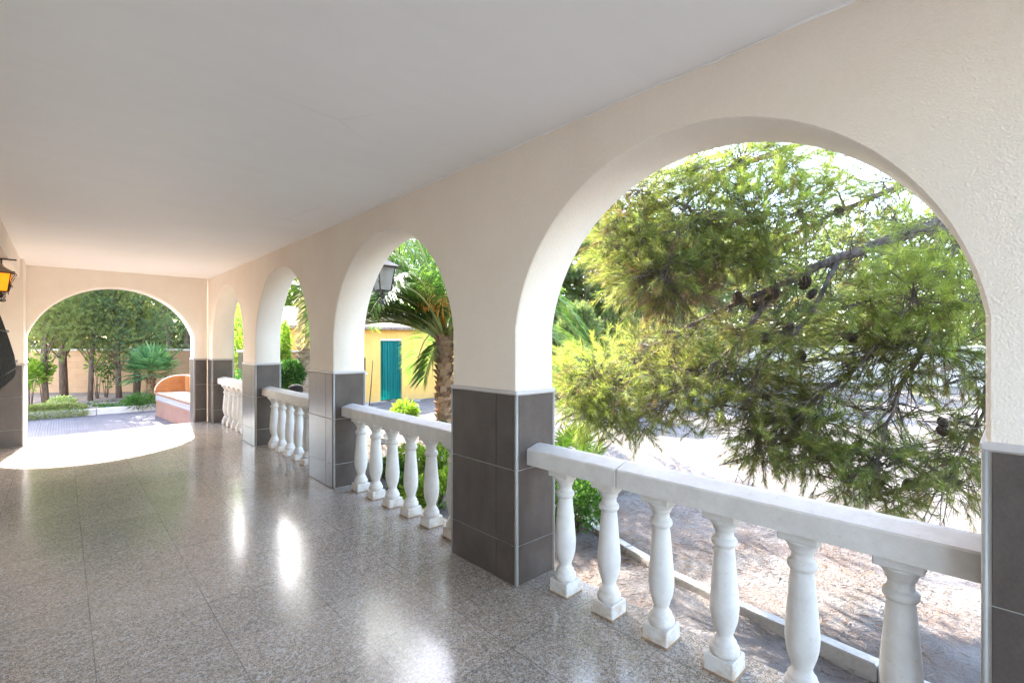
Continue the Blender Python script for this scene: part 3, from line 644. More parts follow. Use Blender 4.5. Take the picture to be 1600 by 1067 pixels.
# grey tiled gate post
p = at(377, 547, 11.6); gp = empty('gate_post', (p.x, p.y, 0), 0, 'short grey tiled gate post with flat cap seen through the last arch', 'post')
q = MB(); q.box((-.02, -.2, -.3), (.42, .2, p.z - .05), bev=.004); o = q.build('shaft', 'tile'); o.parent = gp
q = MB(); q.box((-.05, -.23, p.z - .048), (.45, .23, p.z), bev=.008); o = q.build('cap', 'dado_cap'); o.parent = gp

# tiled bench
bn = empty('tiled_bench', (.2, 11.0, PZ), 0, 'curved built-in garden bench of glossy orange and clay tiles', 'bench')
b0 = Vector((-.322, 12.78, PZ)); b1 = Vector((-.005, 8.88, PZ)); K = 1.22; be = (b1 - b0).normalized(); bo = Vector((-be.y, be.x, 0)); L = (b1 - b0).length   # bo points to +x
def bp(u, w, z): return b0 + be * u + bo * (w * K) + Vector((0, 0, z * K))
q = MB(); q.prism([bp(0.02, .012, 0), bp(L, .012, 0), bp(L, .6, 0), bp(.02, .6, 0)], (0, 0, .30 * K)); keep(q.build('base', 'salmon'), bn)
q = MB(); q.prism([bp(0.012, 0, .302), bp(L, 0, .302), bp(L, .6, .302), bp(.012, .6, .302)], (0, 0, .022 * K)); q.prism([bp(0.012, 0, .431), bp(L, 0, .431), bp(L, .6, .431), bp(.012, .6, .431)], (0, 0, .02 * K)); keep(q.build('border_edging', 'clay'), bn)
q = MB(); q.prism([bp(.016, .008, .326), bp(L, .008, .326), bp(L, .6, .326), bp(.016, .6, .326)], (0, 0, .103 * K)); keep(q.build('patterned_border', 'border'), bn)
q = MB(); q.prism([bp(0, -.02, .453), bp(L, -.02, .453), bp(L, .6, .453), bp(0, .6, .453)], (0, 0, .035 * K)); keep(q.build('seat', 'clay'), bn)
q = MB(); pr = [(-.01, .49)] + [(.40 - .41 * math.cos(a), .49 + .31 * math.sin(a)) for a in [i * PI / 2 / 12 for i in range(1, 13)]] + [(.6, .80), (.6, .49)]
q.prism([bp(0, w, z) for w, z in pr], be * .10); keep(q.build('end_panel', 'orange'), bn)
q = MB(); pr2 = [(u, .80 - .06 * max(0, (u - .2) / L) ** 2) for u in [0.1 + i * (L - .1) / 10 for i in range(11)]]
q.prism([bp(.104, .5, .49)] + [bp(u + .004 * (i == 0), .5, z) for i, (u, z) in enumerate(pr2)] + [bp(L, .5, .49)], bo * .11); keep(q.build('back_panel', 'stripe'), bn)
q = MB(); rim = [bp(.05, w, z + .006) for w, z in pr[:-2]] + [bp(.05, .55, .806)] + [bp(u, .555, z + .006) for u, z in pr2]
q.tube(rim, .018, 6); keep(q.build('rim', 'tilejoint'), bn)

# ------------------------------------------------------------------ yellow shed
sA = Vector((4.99, 11.87, 0)); sB = Vector((7.20, 11.44, 0)); se = (sB - sA).normalized(); sz = -.4
def shed_s(px):
    d = at(px, 535, 1) - CAM; d.z = 0
    m = Matrix(((se.x, -d.x), (se.y, -d.y))); r = m.inverted() @ Vector((CAM.x - sA.x, CAM.y - sA.y)); return r[0]
shed = empty('garden_shed', (sA.x, sA.y, sz), math.atan2(se.y, se.x), 'yellow rendered shed with a teal curtained doorway behind the palm', 'shed')
s0, s1 = shed_s(447), shed_s(760); d0, d1 = shed_s(594.6), shed_s(627.8); dt = 2.02; H = 2.36
w0, w1 = shed_s(545), shed_s(571.5); wz0, wz1 = .96, 1.42
q = MB(); th = .16
for a, b, z0, z1 in ((s0, w0, 0, H), (w0, w1, 0, wz0), (w0, w1, wz1, H), (w1, d0, 0, H), (d0, d1, dt, H), (d1, s1, 0, H)): q.box((a, 0, z0), (b, th, z1))
q.box((s0, th + .001, 0), (s0 + th, 3.2, H)); q.box((s1 - th, th + .001, 0), (s1, 3.2, H)); q.box((s0, 3.2, 0), (s1, 3.35, H)); o = q.build('wall', 'yellow'); o.parent = shed
q = MB(); q.box((d0 - .005, .02, dt - .06), (d1 + .005, .10, dt - .005)); o = q.build('curtain_rail', 'white_render'); o.parent = shed
q = MB(); n = 90
vs = []
for i in range(n + 1):
    t = i / n; x = d0 + .004 + (d1 - d0 - .008) * t; y = .075 + .018 * math.sin(t * 62 + 1.5 * math.sin(t * 9)) + .008 * math.sin(t * 23)
    for z in (.07, .5, 1.1, 1.6, dt - .07): vs.append((x + .004 * math.sin(z * 7 + t * 30), y * (1 if z < 1.5 else .93), z))
fs = [(i * 5 + k, i * 5 + 5 + k, i * 5 + 6 + k, i * 5 + 1 + k) for i in range(n) for k in range(4)]
q.add(vs, fs, True); o = q.build('door_curtain', 'teal'); o.parent = shed
q = MB(); q.box((w0 - .02, -.05, wz0 - .05), (w1 + .05, .04, wz0 - .003)); o = q.build('window_sill', 'white_render'); o.parent = shed
q = MB(); q.box((w0, .09, wz0), (w1, .12, wz1)); o = q.build('window_pane', 'dark_glass'); o.parent = shed
q = MB(); q.prism([(s0 - .2, -.28, H - .05), (s0 - .2, 3.6, H + .75), (s0 - .2, 3.6, H + .83), (s0 - .2, -.28, H + .03)], (s1 - s0 + .4, 0, 0)); o = q.build('roof', 'roof'); o.parent = shed
ap = MB(); 
mI = Matrix.Translation(shed.location) @ Matrix.Rotation(shed.rotation_euler.z, 4, 'Z')
pts = [mI @ Vector(p) for p in ((s0 - .3, .0, -.02), (s1 + .2, .0, -.02), (s1 + .2, -1.3, -.02), (s0 - .3, -1.3, -.02))]
ap.prism(pts[::-1], (0, 0, .055)); tag(ap.build('shed_apron', 'concrete'), kind='structure')
p0 = on_z(577, 634, -.33); p1 = at(582.5, 563, (p0 - CAM).dot(Vector((math.sin(YAW), math.cos(YAW), 0))) + .25)
q = MB(); q.tube([p0, p0.lerp(p1, .5) + Vector((.01, 0, 0)), p1], [.016, .014, .011], 6); tag(q.build('leaning_pole', 'iron'), 'thin dark pole leaning against the yellow shed', 'pole')

# kerb edging along the porch side of the lot
kp = [(1.92, 2.1), (1.83, 1.06), (1.71, .66), (1.52, .1), (1.385, -.31), (1.345, -.70), (1.31, -1.05), (1.27, -1.5), (1.22, -2.0), (1.16, -2.6), (1.1, -3.2), (1.02, -4.2)]
def along(pts, step):
    P = [Vector((x, y, 0)) for x, y in pts]; out = [P[0]]; k = 0; cur = P[0]; need = step
    while k < len(P) - 1:
        d = (P[k + 1] - cur)
        if d.length >= need: cur = cur + d.normalized() * need; out.append(cur.copy()); need = step
        else: need -= d.length; k += 1; cur = P[k]
    return out
st = along(kp, .47); q = MB()
for a, b in zip(st, st[1:]):
    e = (b - a).normalized(); nrm = Vector((-e.y, e.x, 0)); nrm = nrm if nrm.x > 0 else -nrm
    j = random.uniform(-.006, .006); g = e * .004
    base = [a + g, b - g, b - g + nrm * .075, a + g + nrm * .075]
    lo_ = [p + Vector((0, 0, -.5)) for p in base]
    z1 = GZ + .058 + j
    vs = lo_ + [p + Vector((0, 0, z1 - .012)) for p in base]
    ctr = sum(base, Vector()) / 4
    vs += [ctr + (p - ctr) * .955 + Vector((0, 0, z1)) for p in base]
    q.add(vs, [(0, 1, 5, 4), (1, 2, 6, 5), (2, 3, 7, 6), (3, 0, 4, 7), (4, 5, 9, 8), (5, 6, 10, 9), (6, 7, 11, 10), (7, 4, 8, 11), (8, 9, 10, 11)])
tag(q.build('lot_kerb', 'concrete'), kind='structure')

# needle litter and chips on the ground
n = 34000
x = T_ + .05 + RNG.gamma(1.6, 1.1, n); y = RNG.uniform(-4.5, 6, n)
keepm = np.sin(x * 2.1 + 1.3 * np.sin(y * 1.7)) * np.sin(y * 1.9 + .8 * np.sin(x * 3)) + RNG.normal(size=n) * .5 > .1
x = x[keepm]; y = y[keepm]; n = len(x); z = hfun(x, y) + .006 + RNG.random(n) * .012
a = RNG.uniform(0, 2 * PI, n); l = RNG.uniform(.03, .085, n); w = np.where(RNG.random(n) < .03, .008, .0019)
d = np.stack([np.cos(a), np.sin(a), RNG.normal(size=n) * .12], 1); P = np.stack([x, y, z], 1); sd = np.stack([-np.sin(a), np.cos(a), 0 * a], 1) * w[:, None]
V = np.stack([P - sd, P + d * l[:, None] * .5 - sd * .6 + np.array([0, 0, .004]), P + d * l[:, None], P + sd], 1).reshape(-1, 3)
o = np_mesh('needle_litter', V, 4, 'litter'); tag(o, kind='stuff')

# ------------------------------------------------------------------ the big pine in the near arch
pine_base = Vector((3.55, -4.3, GZ))
pine = empty('pine_tree', pine_base, 0, 'large pine with long drooping needle branches filling the nearest arch', 'tree')
T = lambda x, y, t: at(x, y, t)
limbs = []   # (points, r0, r1)
tr_pts = [pine_base + Vector((0, 0, -.1)), pine_base + Vector((.05, .1, 1.2)), pine_base + Vector((0, .1, 2.4)), pine_base + Vector((-.15, .25, 3.6)), pine_base + Vector((-.3, .5, 5.0)), pine_base + Vector((-.3, .7, 6.2))]
lA = [tr_pts[2] + Vector((0, 0, .2)), T(1720, 265, 3.6), T(1560, 315, 3.7), T(1420, 362, 3.8), T(1310, 405, 3.95), T(1215, 447, 4.1), T(1130, 482, 4.3), T(1060, 522, 4.5), T(1010, 552, 4.7)]
lB = [T(1720, 265, 3.6), T(1560, 245, 3.9), T(1420, 285, 4.0), T(1300, 335, 4.1), T(1190, 390, 4.3), T(1100, 430, 4.4), T(1010, 465, 4.5)]
lC = [tr_pts[3], T(1650, 130, 3.8), T(1450, 160, 4.0), T(1280, 215, 4.15), T(1130, 270, 4.3), T(1000, 340, 4.4), T(930, 400, 4.5)]
lD = [tr_pts[2], T(1750, 420, 3.2), T(1600, 440, 3.3), T(1470, 490, 3.4), T(1380, 540, 3.5), T(1300, 600, 3.6), T(1240, 655, 3.7)]
lE = [lD[3], T(1430, 560, 3.35), T(1400, 620, 3.3), T(1380, 690, 3.3), T(1350, 750, 3.3)]
lF = [lA[5], T(1150, 540, 4.0), T(1090, 590, 4.0), T(1040, 630, 4.0)]
lG = [lA[7], T(990, 580, 4.5), T(945, 610, 4.4), T(910, 640, 4.3)]
lH = [lD[2], T(1560, 560, 3.15), T(1530, 640, 3.15), T(1500, 720, 3.2), T(1460, 770, 3.2)]
lI = [lA[4], T(1260, 500, 3.85), T(1190, 570, 3.8), T(1170, 640, 3.8), T(1190, 700, 3.8)]
lJ = [lC[2], T(1400, 230, 3.6), T(1480, 330, 3.3), T(1500, 400, 3.2)]
lK = [lC[4], T(1080, 310, 4.0), T(1050, 380, 3.9), T(1040, 440, 3.9)]
LIMBS = [(tr_pts, .19, .08), (lA, .075, .010), (lB, .04, .008), (lC, .06, .010), (lD, .05, .009), (lE, .022, .006), (lF, .022, .006), (lG, .016, .005), (lH, .02, .005), (lI, .022, .006), (lJ, .025, .006), (lK, .018, .005)]
q = MB()
for pts, r0, r1 in LIMBS:
    pp = [];
    for a, b in zip(pts, pts[1:]):
        for t in (0, .33, .66): pp.append(a.lerp(b, t) + Vector((random.gauss(0, .012), random.gauss(0, .012), random.gauss(0, .012))) * (0 if (a is pts[0] and t == 0) else 1))
    pp.append(pts[-1]); m = len(pp)
    q.tube(pp, [r0 + (r1 - r0) * (i / (m - 1)) ** .7 for i in range(m)], 8 if r0 > .05 else 6)
# dense field of limb points to hang foliage on
LP = []
for pts, r0, r1 in LIMBS[1:]:
    for a, b in zip(pts, pts[1:]):
        for t in np.linspace(0, 1, 7)[:-1]: LP.append(a.lerp(b, float(t)))
LPn = np.array([tuple(p) for p in LP])
# foliage clusters: photo px x, y, depth, radius px (rx, ry), twigs, kind
CL = [  # upper left mass
 (950, 335, 4.4, 60, 45, 60, 'n'), (1010, 300, 4.3, 70, 55, 80, 'n'), (1080, 265, 4.2, 70, 50, 80, 'l'), (1160, 250, 4.1, 75, 45, 80, 'l'), (1230, 260, 4.0, 55, 45, 55, 'l'),
 (1000, 380, 4.2, 80, 50, 95, 'n'), (1090, 350, 4.1, 80, 55, 95, 'n'), (1180, 330, 4.0, 75, 60, 85, 'l'), (1250, 330, 4.0, 50, 50, 45, 'n'),
 (975, 412, 4.4, 35, 30, 34, 'n'), (1020, 430, 4.0, 70, 40, 85, 'n'), (1055, 465, 3.9, 45, 25, 40, 'd'), (1120, 400, 4.1, 60, 35, 55, 'n'), (1190, 405, 4.0, 60, 30, 45, 'n'), (1090, 420, 4.0, 40, 30, 25, 'd'),
 # under and around the main limb
 (1300, 250, 4.3, 45, 25, 22, 'l'), (1350, 330, 4.2, 40, 30, 16, 'n'), (1440, 285, 4.0, 35, 30, 18, 'l'),
 (1300, 285, 4.1, 45, 35, 22, 'n'), (1380, 285, 3.9, 45, 35, 24, 'l'), (1345, 385, 4.1, 45, 30, 22, 'n'), (1400, 330, 3.8, 60, 45, 45, 'n'), (1300, 470, 4.0, 50, 30, 24, 'n'), (1385, 445, 3.8, 55, 40, 42, 'n'),
 (1180, 500, 4.2, 50, 25, 18, 'd'), (1130, 520, 4.3, 60, 40, 40, 'n'), (1220, 520, 4.0, 60, 45, 50, 'n'), (1080, 520, 4.6, 50, 40, 40, 'n'), 
 # bright right-hand tufts close by
 (1450, 360, 3.2, 50, 40, 34, 'l'), (1485, 420, 3.1, 50, 45, 40, 'l'), (1430, 455, 3.2, 55, 45, 40, 'l'), (1505, 470, 3.0, 35, 45, 28, 'l'), (1400, 400, 3.3, 45, 35, 26, 'l'), (1360, 470, 3.4, 50, 35, 34, 'l'),
 # left drooping mass
 (888, 612, 4.3, 40, 38, 50, 'n'), (925, 585, 4.3, 50, 50, 65, 'l'), (960, 620, 4.2, 55, 50, 75, 'n'), (930, 640, 4.2, 45, 30, 45, 'l'), (985, 660, 4.1, 45, 25, 42, 'n'), (1000, 570, 4.5, 60, 50, 75, 'n'), (1045, 600, 4.2, 50, 45, 60, 'n'), (1030, 640, 4.1, 35, 25, 26, 'n'), (1010, 540, 4.9, 50, 30, 40, 'n'),
 # middle drooping mass
 (1090, 580, 4.2, 60, 50, 70, 'n'), (1150, 580, 4.0, 60, 50, 75, 'n'), (1120, 635, 4.0, 55, 30, 45, 'n'), (1200, 620, 3.9, 60, 50, 80, 'n'), (1190, 680, 3.8, 50, 40, 60, 'n'), (1185, 708, 3.8, 30, 18, 18, 'n'), (1240, 680, 3.7, 55, 45, 70, 'n'), (1250, 610, 3.8, 60, 50, 70, 'n'), (1290, 660, 3.6, 55, 40, 55, 'n'), (1270, 715, 3.5, 45, 30, 34, 'n'),
 (1300, 560, 3.7, 60, 45, 50, 'n'), (1350, 520, 3.6, 60, 40, 45, 'n'), (1160, 525, 4.1, 50, 35, 35, 'n'),
 # right drooping mass
 (1420, 540, 3.4, 60, 45, 55, 'n'), (1480, 550, 3.2, 55, 45, 55, 'n'), (1515, 590, 3.1, 30, 40, 30, 'n'), (1400, 590, 3.5, 50, 30, 24, 'n'), (1350, 640, 3.5, 40, 40, 16, 'n'), (1440, 640, 3.3, 60, 40, 14, 'n'), (1500, 660, 3.2, 35, 45, 18, 'n'),
 (1340, 710, 3.4, 50, 35, 40, 'n'), (1400, 720, 3.3, 50, 40, 46, 'n'), (1460, 710, 3.25, 50, 40, 44, 'n'), (1515, 720, 3.2, 25, 40, 22, 'n'), (1390, 770, 3.25, 40, 25, 26, 'n'), (1330, 755, 3.3, 35, 22, 16, 'n'), (1450, 760, 3.2, 40, 20, 20, 'n'), (1500, 755, 3.2, 30, 20, 16, 'n'), (1410, 790, 3.2, 22, 14, 8, 'n'),
]
fol = {'n': [[], []], 'l': [[], []], 'd': [[], []]}
for (px, py, t, rx, ry, cnt, kind) in CL:
    c = T(px, py, t); d2 = ((LPn - np.array(c)) ** 2).sum(1); attach = LP[int(d2.argmin())]
    tipd = (c - attach); tipd = tipd.normalized() if tipd.length > .02 else Vector((-.3, .5, -.2)).normalized()
    # a small branch from the limb through the cluster
    end = c + Vector((-.10, .14, -.04)) + Vector((random.gauss(0, .08), random.gauss(0, .08), random.gauss(0, .06)))
    m1 = attach.lerp(c, .5) + Vector((random.gauss(0, .03), random.gauss(0, .03), .02))
    spine = [attach, m1, c, end]; q.tube(spine, [.011, .008, .006, .003], 5)
    k = t / FPX
    bare = .4 if 1100 < px < 1430 and abs(py - (500 - (px - 1100) * .431)) < 48 else 1.      # the cone-bearing limb carries little green
    for _ in range(int(cnt * bare * (1.95 if py < 470 and px < 1270 else 1.2))):
        # tuft positions inside an ellipsoid with real depth
        v = Vector(rand_dirs(1)[0]) * (random.random() ** .42)
        right = Vector((math.cos(YAW), -math.sin(YAW), 0)); fw = Vector((math.sin(YAW), math.cos(YAW), 0))
        p = c + right * (v.x * rx * k) + Vector((0, 0, v.y * ry * k)) + fw * (v.z * .5 * (rx + ry) * k * 1.3)
        s = random.random(); b = m1.lerp(c, s * 2) if s < .5 else c.lerp(end, s * 2 - 1)
        d = (p - b); 
        if d.length < .03: d = Vector((random.gauss(0, 1), random.gauss(0, 1), random.gauss(0, 1)))
        d = (d.normalized() + Vector((-.25, .35, -.25)) * .8 + Vector((random.gauss(0, .35), random.gauss(0, .35), random.gauss(0, .3)))).normalized()
        L = random.uniform(.10, .2)
        if random.random() < .6:
            mid = b.lerp(p, .5) + Vector((random.gauss(0, .02), random.gauss(0, .02), random.gauss(0, .02)))
            q.tube([b, mid, p, p + d * L], [.0042, .003, .0026, .0016], 3, cap=False)
        else: q.tube([p - d * .06, p + d * L], [.0026, .0016], 3, cap=False)
        kk = kind if random.random() < .86 else random.choice('nld')
        fol[kk][0].append(tuple(p)); fol[kk][1].append((*d, L))
# bare twigs along the main limbs
for pts, r0, r1 in LIMBS[1:]:
    for a, b in zip(pts, pts[1:]):
        for _ in range(34 if pts in (lA, lB, lD) else 12):
            s = a.lerp(b, random.random()); d = ((b - a).normalized() + Vector((random.gauss(0, .55), random.gauss(0, .55), random.gauss(-.15, .45)))).normalized()
            L = random.uniform(.12, .5); m = s + d * L * .5 + Vector((0, 0, random.gauss(0, .03)))
            e = s + d * L + Vector((0, 0, random.gauss(0, .05))); q.tube([s, m, e], [.006, .004, .002], 4, cap=False)
            for _ in range(3):
                s2 = m.lerp(e, random.random()); d2 = (d + Vector((random.gauss(0, .6), random.gauss(0, .6), random.gauss(0, .5)))).normalized(); q.tube([s2, s2 + d2 * random.uniform(.06, .18)], [.0028, .0014], 3, cap=False)
keep(q.build('trunk', 'pine_bark'), pine)
for kind, mname in (('n', 'needle'), ('l', 'needle_light'), ('d', 'needle_dry')):
    P = np.array(fol[kind][0]); D = np.array(fol[kind][1])
    V = needles(P, D[:, :3], D[:, 3] * 1.15, 76 if kind != 'd' else 52, .088, .0029, (22, 62), .12)
    nm = {'n': 'crown', 'l': 'young_shoots', 'd': 'dry_tufts'}[kind]
    keep(np_mesh(nm, V, 3, mname), pine)
cn = MB(); zs = np.linspace(0, 1, 9)
for i in range(8):
    z = i / 8; r = .030 * math.sin(PI * (z * .82 + .16)) ** .7
    for k in range(9):
        a = 2 * PI * (k / 9 + i * .31); d = Vector((math.cos(a), math.sin(a), 0)); c = d * r * .55 + Vector((0, 0, z * .085)); tng = Vector((-d.y, d.x, 0)) * .011
        tip = d * (r + .004) + Vector((0, 0, z * .085 + .010)); cn.add([c - tng, c + tng, tip + tng * .6, tip - tng * .6, tip + Vector((0, 0, .007))], [(0, 1, 2, 3), (3, 2, 4), (0, 3, 4), (1, 4, 2)])
cn.lathe([(.012, 0), (.022, .02), (.024, .045), (.014, .075), (.003, .09)], n=10)
cone0 = None
for (px, py, t) in [(1182, 420, 4.1), (1215, 452, 4.0), (1155, 455, 4.2), (1168, 472, 4.2), (1190, 470, 4.1), (1262, 432, 3.9), (1275, 452, 3.9), (1310, 322, 4.0), (1330, 520, 3.7), (1250, 548, 3.85), (1205, 520, 4.0), (1475, 412, 3.3), (1468, 652, 3.25), (1466, 668, 3.25), (1513, 681, 3.2), (1380, 700, 3.35), (1362, 722, 3.35), (1345, 690, 3.4), (1420, 748, 3.25), (1235, 505, 3.9), (1412, 520, 3.4)]:
    if cone0 is None: cone0 = cn.build('pine_cone', 'cone'); o = cone0
    else: o = cone0.copy(); COL.objects.link(o)
    o.location = T(px, py, t); o.rotation_euler = (PI + random.gauss(0, .5), random.gauss(0, .5), random.uniform(0, 6)); sc = random.uniform(1.0, 1.35) * (1 if t > 3.45 else .75); o.scale = (sc,) * 3; keep(o, pine)

# ------------------------------------------------------------------ generic trees and shrubs
def tufted_tree(name, base, h, cr, label, mat, trunk_r=.09, n=900, ntuft=26, nl=.14, w=.012, cb=.25, group=None, bark='bark', lean=(0, 0), spread=(20, 70), clumps=16, cat='tree', up=.35, flat=1.):
    rng = np.random.default_rng(abs(hash((round(base[0], 2), round(base[1], 2)))) % 99999)
    root = empty(name, base, 0, label, cat, group); B = Vector(base); top = B + Vector((lean[0], lean[1], h))
    q = MB(); pts = [B + (top - B) * t + Vector((.06 * math.sin(t * 5 + base[0]), .06 * math.cos(t * 4 + base[1]), 0)) * (t > 0) for t in (0, .2, .4, .6, .8, .97)]
    pts[0].z -= .1
    q.tube(pts, [trunk_r * (1.15 - .95 * t) for t in (0, .2, .4, .6, .8, 1)], 9)
    P = []; D = []
    for i in range(clumps):
        f = cb + (1 - cb) * (i + rng.random()) / clumps; prof_ = math.sin(PI * min(1, (.18 + .82 * (f - cb) / (1 - cb)) ** .75)) ** .7
        a = rng.uniform(0, 2 * PI); r = cr * prof_ * rng.uniform(.35, .8)
        ax = B + (top - B) * f; c = np.array(ax) + np.array([math.cos(a) * r, math.sin(a) * r, rng.normal() * .1])
        q.tube([B + (top - B) * max(.12, f - .16), Vector(c)], [trunk_r * .35 * (1.2 - f), .008], 5)
        m = int(n / clumps); rr = cr * (.30 + .28 * prof_) * rng.uniform(.7, 1.2)
        p, d = blob_points(m, c, (rr, rr, rr * .75 * flat), rng, .25); P.append(p); D.append(d + np.array([0, 0, up]) + rng.normal(size=d.shape) * .3)
    keep(q.build('trunk', bark), root)
    P = np.concatenate(P); D = np.concatenate(D)
    keep(np_mesh('crown', needles(P, D, nl * 1.3, ntuft, nl, w, spread, 0, rng), 3, mat), root); return root
def leafy(name, base, r, label, mat, n=600, l=.07, w=.035, cat='shrub', group=None, stems=7, cz=None, bark='bark', clump=5):
    rng = np.random.default_rng(abs(hash((round(base[0], 2), round(base[1], 2), n))) % 99999)
    root = empty(name, base, 0, label, cat, group); B = Vector(base); cz = r[2] if cz is None else cz
    q = MB(); P = []; D = []
    for i in range(stems):
        d = Vector(rand_dirs(1, rng)[0]); e = B + Vector((d.x * r[0] * .7, d.y * r[1] * .7, cz + d.z * r[2] * .6))
        q.tube([B + Vector((d.x * .03, d.y * .03, -.03)), B.lerp(e, .5) + Vector((0, 0, .03)), e], [.012, .008, .004], 5)
        p, dd = blob_points(n // stems, tuple(e), (r[0] * .5, r[1] * .5, r[2] * .5), rng, .15); P.append(p); D.append(dd)
    p, dd = blob_points(n // 2, tuple(B + Vector((0, 0, cz))), r, rng, .6); P.append(p); D.append(dd)
    keep(q.build('stems', bark), root); P = np.concatenate(P); D = np.concatenate(D) + np.array([0, 0, .4]); k = P[:, 2] > B.z
    keep(np_mesh('foliage', leaves(P[k], D[k] + rng.normal(size=D[k].shape) * .35, l, w, rng), 4, mat), root); return root

# trees of the planting bed beyond the end arch
G = 'trees of the planting bed'
jl = [(72, 632, 6.3, 1.1, .065, 'juniper', (.02, .1), 'juniper with slim dark trunk nearest the left jamb of the end arch'),
      (100, 620, 7.7, 1.5, .10, 'juniper', (.05, 0), 'juniper with thick straight trunk at the bed'),
      (141, 625, 6.4, 1.25, .06, 'juniper_blue', (.25, .1), 'juniper with slim trunk leaning right'),
      (186, 622, 6.4, 1.25, .07, 'juniper', (-.25, .1), 'juniper with trunk leaning left beside the fan palm'),
      (213, 618, 6.9, 1.35, .09, 'juniper_blue', (.1, 0), 'dark bushy juniper hanging low behind the fan palm')]
for px, py, h, cr, r, m, ln, lab in jl:
    b = on_z(px, py, SZ)
    tufted_tree('juniper_tree', tuple(b), h, cr, lab, m, r, 2700, 38, .085, .0125, .26 if px != 213 else .17, G, 'bark', ln, (15, 75), 40)
b = at(262, 560, 18.5); b.z = -.2; tufted_tree('pine_tree', tuple(b), 5.6, 1.2, 'tall bare trunked pine rising behind the boundary wall', 'far_pine', .10, 700, 26, .11, .012, .42, None, 'bark', (0, 0), (15, 70), 14)
b = at(292, 560, 18.6); b.z = -.2; tufted_tree('pine_tree', tuple(b), 4.6, 1.2, 'low bushy pine behind the wall at the right edge of the end arch', 'far_dark', .10, 800, 26, .11, .013, .15, None, 'bark', (0, 0), (15, 70), 16)
TL = ['tall tree beyond the boundary wall hidden left of the end arch', 'tall light tree beyond the boundary wall at the far left behind the corner pier', 'tall light tree beyond the wall above the left springing of the end arch',
      'tall dark tree beyond the wall behind the thick grey juniper trunk', 'tall light tree beyond the wall above the leaning pale trunk', 'tall light tree beyond the wall under the crown of the end arch',
      'tall dark tree beyond the wall behind the bushy low juniper', 'tall light tree beyond the wall behind the bare trunked pine', 'dark tree beyond the wall at the right springing of the end arch', 'light tree beyond the wall hidden behind the porch corner',
      'bright lime tree beyond the wall in the last narrow arch', 'bright lime tree behind the shed corner in the third arch', 'large tree standing behind the shed and the pale trunked palm']
for i, (px, t, h, m) in enumerate([(-60, 23, 8.5, 'far_dark'), (0, 24, 9, 'far_pine'), (45, 23, 8.6, 'far_pine'), (90, 24, 9.2, 'far_dark'), (130, 22.5, 8.8, 'far_pine'), (170, 23.5, 9.2, 'far_pine'), (212, 22.5, 8.8, 'far_dark'), (250, 24, 9, 'far_pine'), (290, 23, 8.6, 'far_dark'), (335, 23, 8, 'far_pine'), (385, 20, 5.0, 'lime'), (430, 22, 6, 'lime'), (465, 26, 7, 'far_pine')]):
    b = at(px, 560, t); b.z = -.2
    tufted_tree('background_tree', tuple(b), h, h * .30, TL[i], m, .12, 1500, 26, .22, .034, .10, 'trees beyond the boundary wall', 'bark', (0, 0), (15, 75), 26)
# pines across the lot, seen through the near arches
far = [(560, 24, 7, 'far_pine'), (610, 27, 8, 'far_dark'), (660, 25, 7.5, 'far_pine'), (720, 23, 6.5, 'far_pine'), (800, 22, 6, 'far_dark'), (870, 19, 4.6, 'far_pine'), (925, 22, 5.6, 'far_pine'), (975, 18, 4.4, 'far_pine'), (1030, 24, 5.6, 'far_pine'), (1085, 21, 4.4, 'far_dark'), (1140, 27, 6, 'far_pine'), (1200, 24, 5.0, 'far_pine'), (1260, 30, 6.5, 'far_pine'), (1330, 26, 5.6, 'far_dark'), (1400, 30, 6.5, 'far_pine'), (1470, 27, 6, 'far_pine'), (1540, 29, 6.5, 'far_dark'), (1620, 28, 6.5, 'far_pine'),
       (905, 12.5, 2.7, 'far_dark'), (1010, 30, 7.2, 'far_dark'), (1120, 34, 8, 'far_dark')]
FL = {560: 'tall pine behind the shed roof above the leaning pole', 610: 'dark pine behind the shed above the teal doorway', 660: 'pine behind the shed above the orange fruit stalks', 720: 'pine behind the shed hidden by the near pier', 800: 'dark pine across the lot hidden behind the near pier',
      870: 'pine across the lot at the left jamb of the near arch', 925: 'pine across the lot just right of the palm frond tips', 975: 'pine across the lot behind the slim yellow conifer', 1030: 'pine across the lot left of the end of the big bare limb', 1085: 'dark pine across the lot behind the tip of the big bare limb',
      1140: 'pine across the lot behind the hanging middle boughs', 1200: 'pine across the lot under the cone bearing limb', 1260: 'far pine seen through the boughs below the main limb', 1330: 'dark far pine above the pale far wall', 1400: 'far pine behind the right hanging boughs', 1470: 'far pine behind the hanging right twigs', 1540: 'dark far pine at the right jamb of the near arch', 1620: 'far pine hidden behind the right pier',
      905: 'small dark pine standing close across the lot at the foot of the palm fronds', 1010: 'tallest dark pine at the back of the tree belt left of the limb tip', 1120: 'tallest dark pine at the back of the belt amid the near arch'}
def far_label(px, t): return FL[px]
for px, t, h, m in far:
    b = at(px, 560, t); b.z = float(hfun(np.array(b.x), np.array(b.y))) - .05
    near_one = t < 15
    if not near_one: h *= 1.45
    tufted_tree('background_pine', tuple(b), h, h * (.33 if t > 15 else .30), far_label(px, t), m, .10, 2000, 28, .22 if t > 15 else .12, .040 if t > 15 else .016, .06, 'pines across the lot', 'pine_bark', (0, 0), (15, 75), 24)
b = at(985, 560, 15.5); b.z = GZ; tufted_tree('young_cypress', tuple(b), 2.6, .34, 'slim yellow green young conifer in front of the far pines', 'yellow_leaf', .05, 420, 24, .13, .018, .1, None, 'bark', (0, 0), (10, 45), 12)

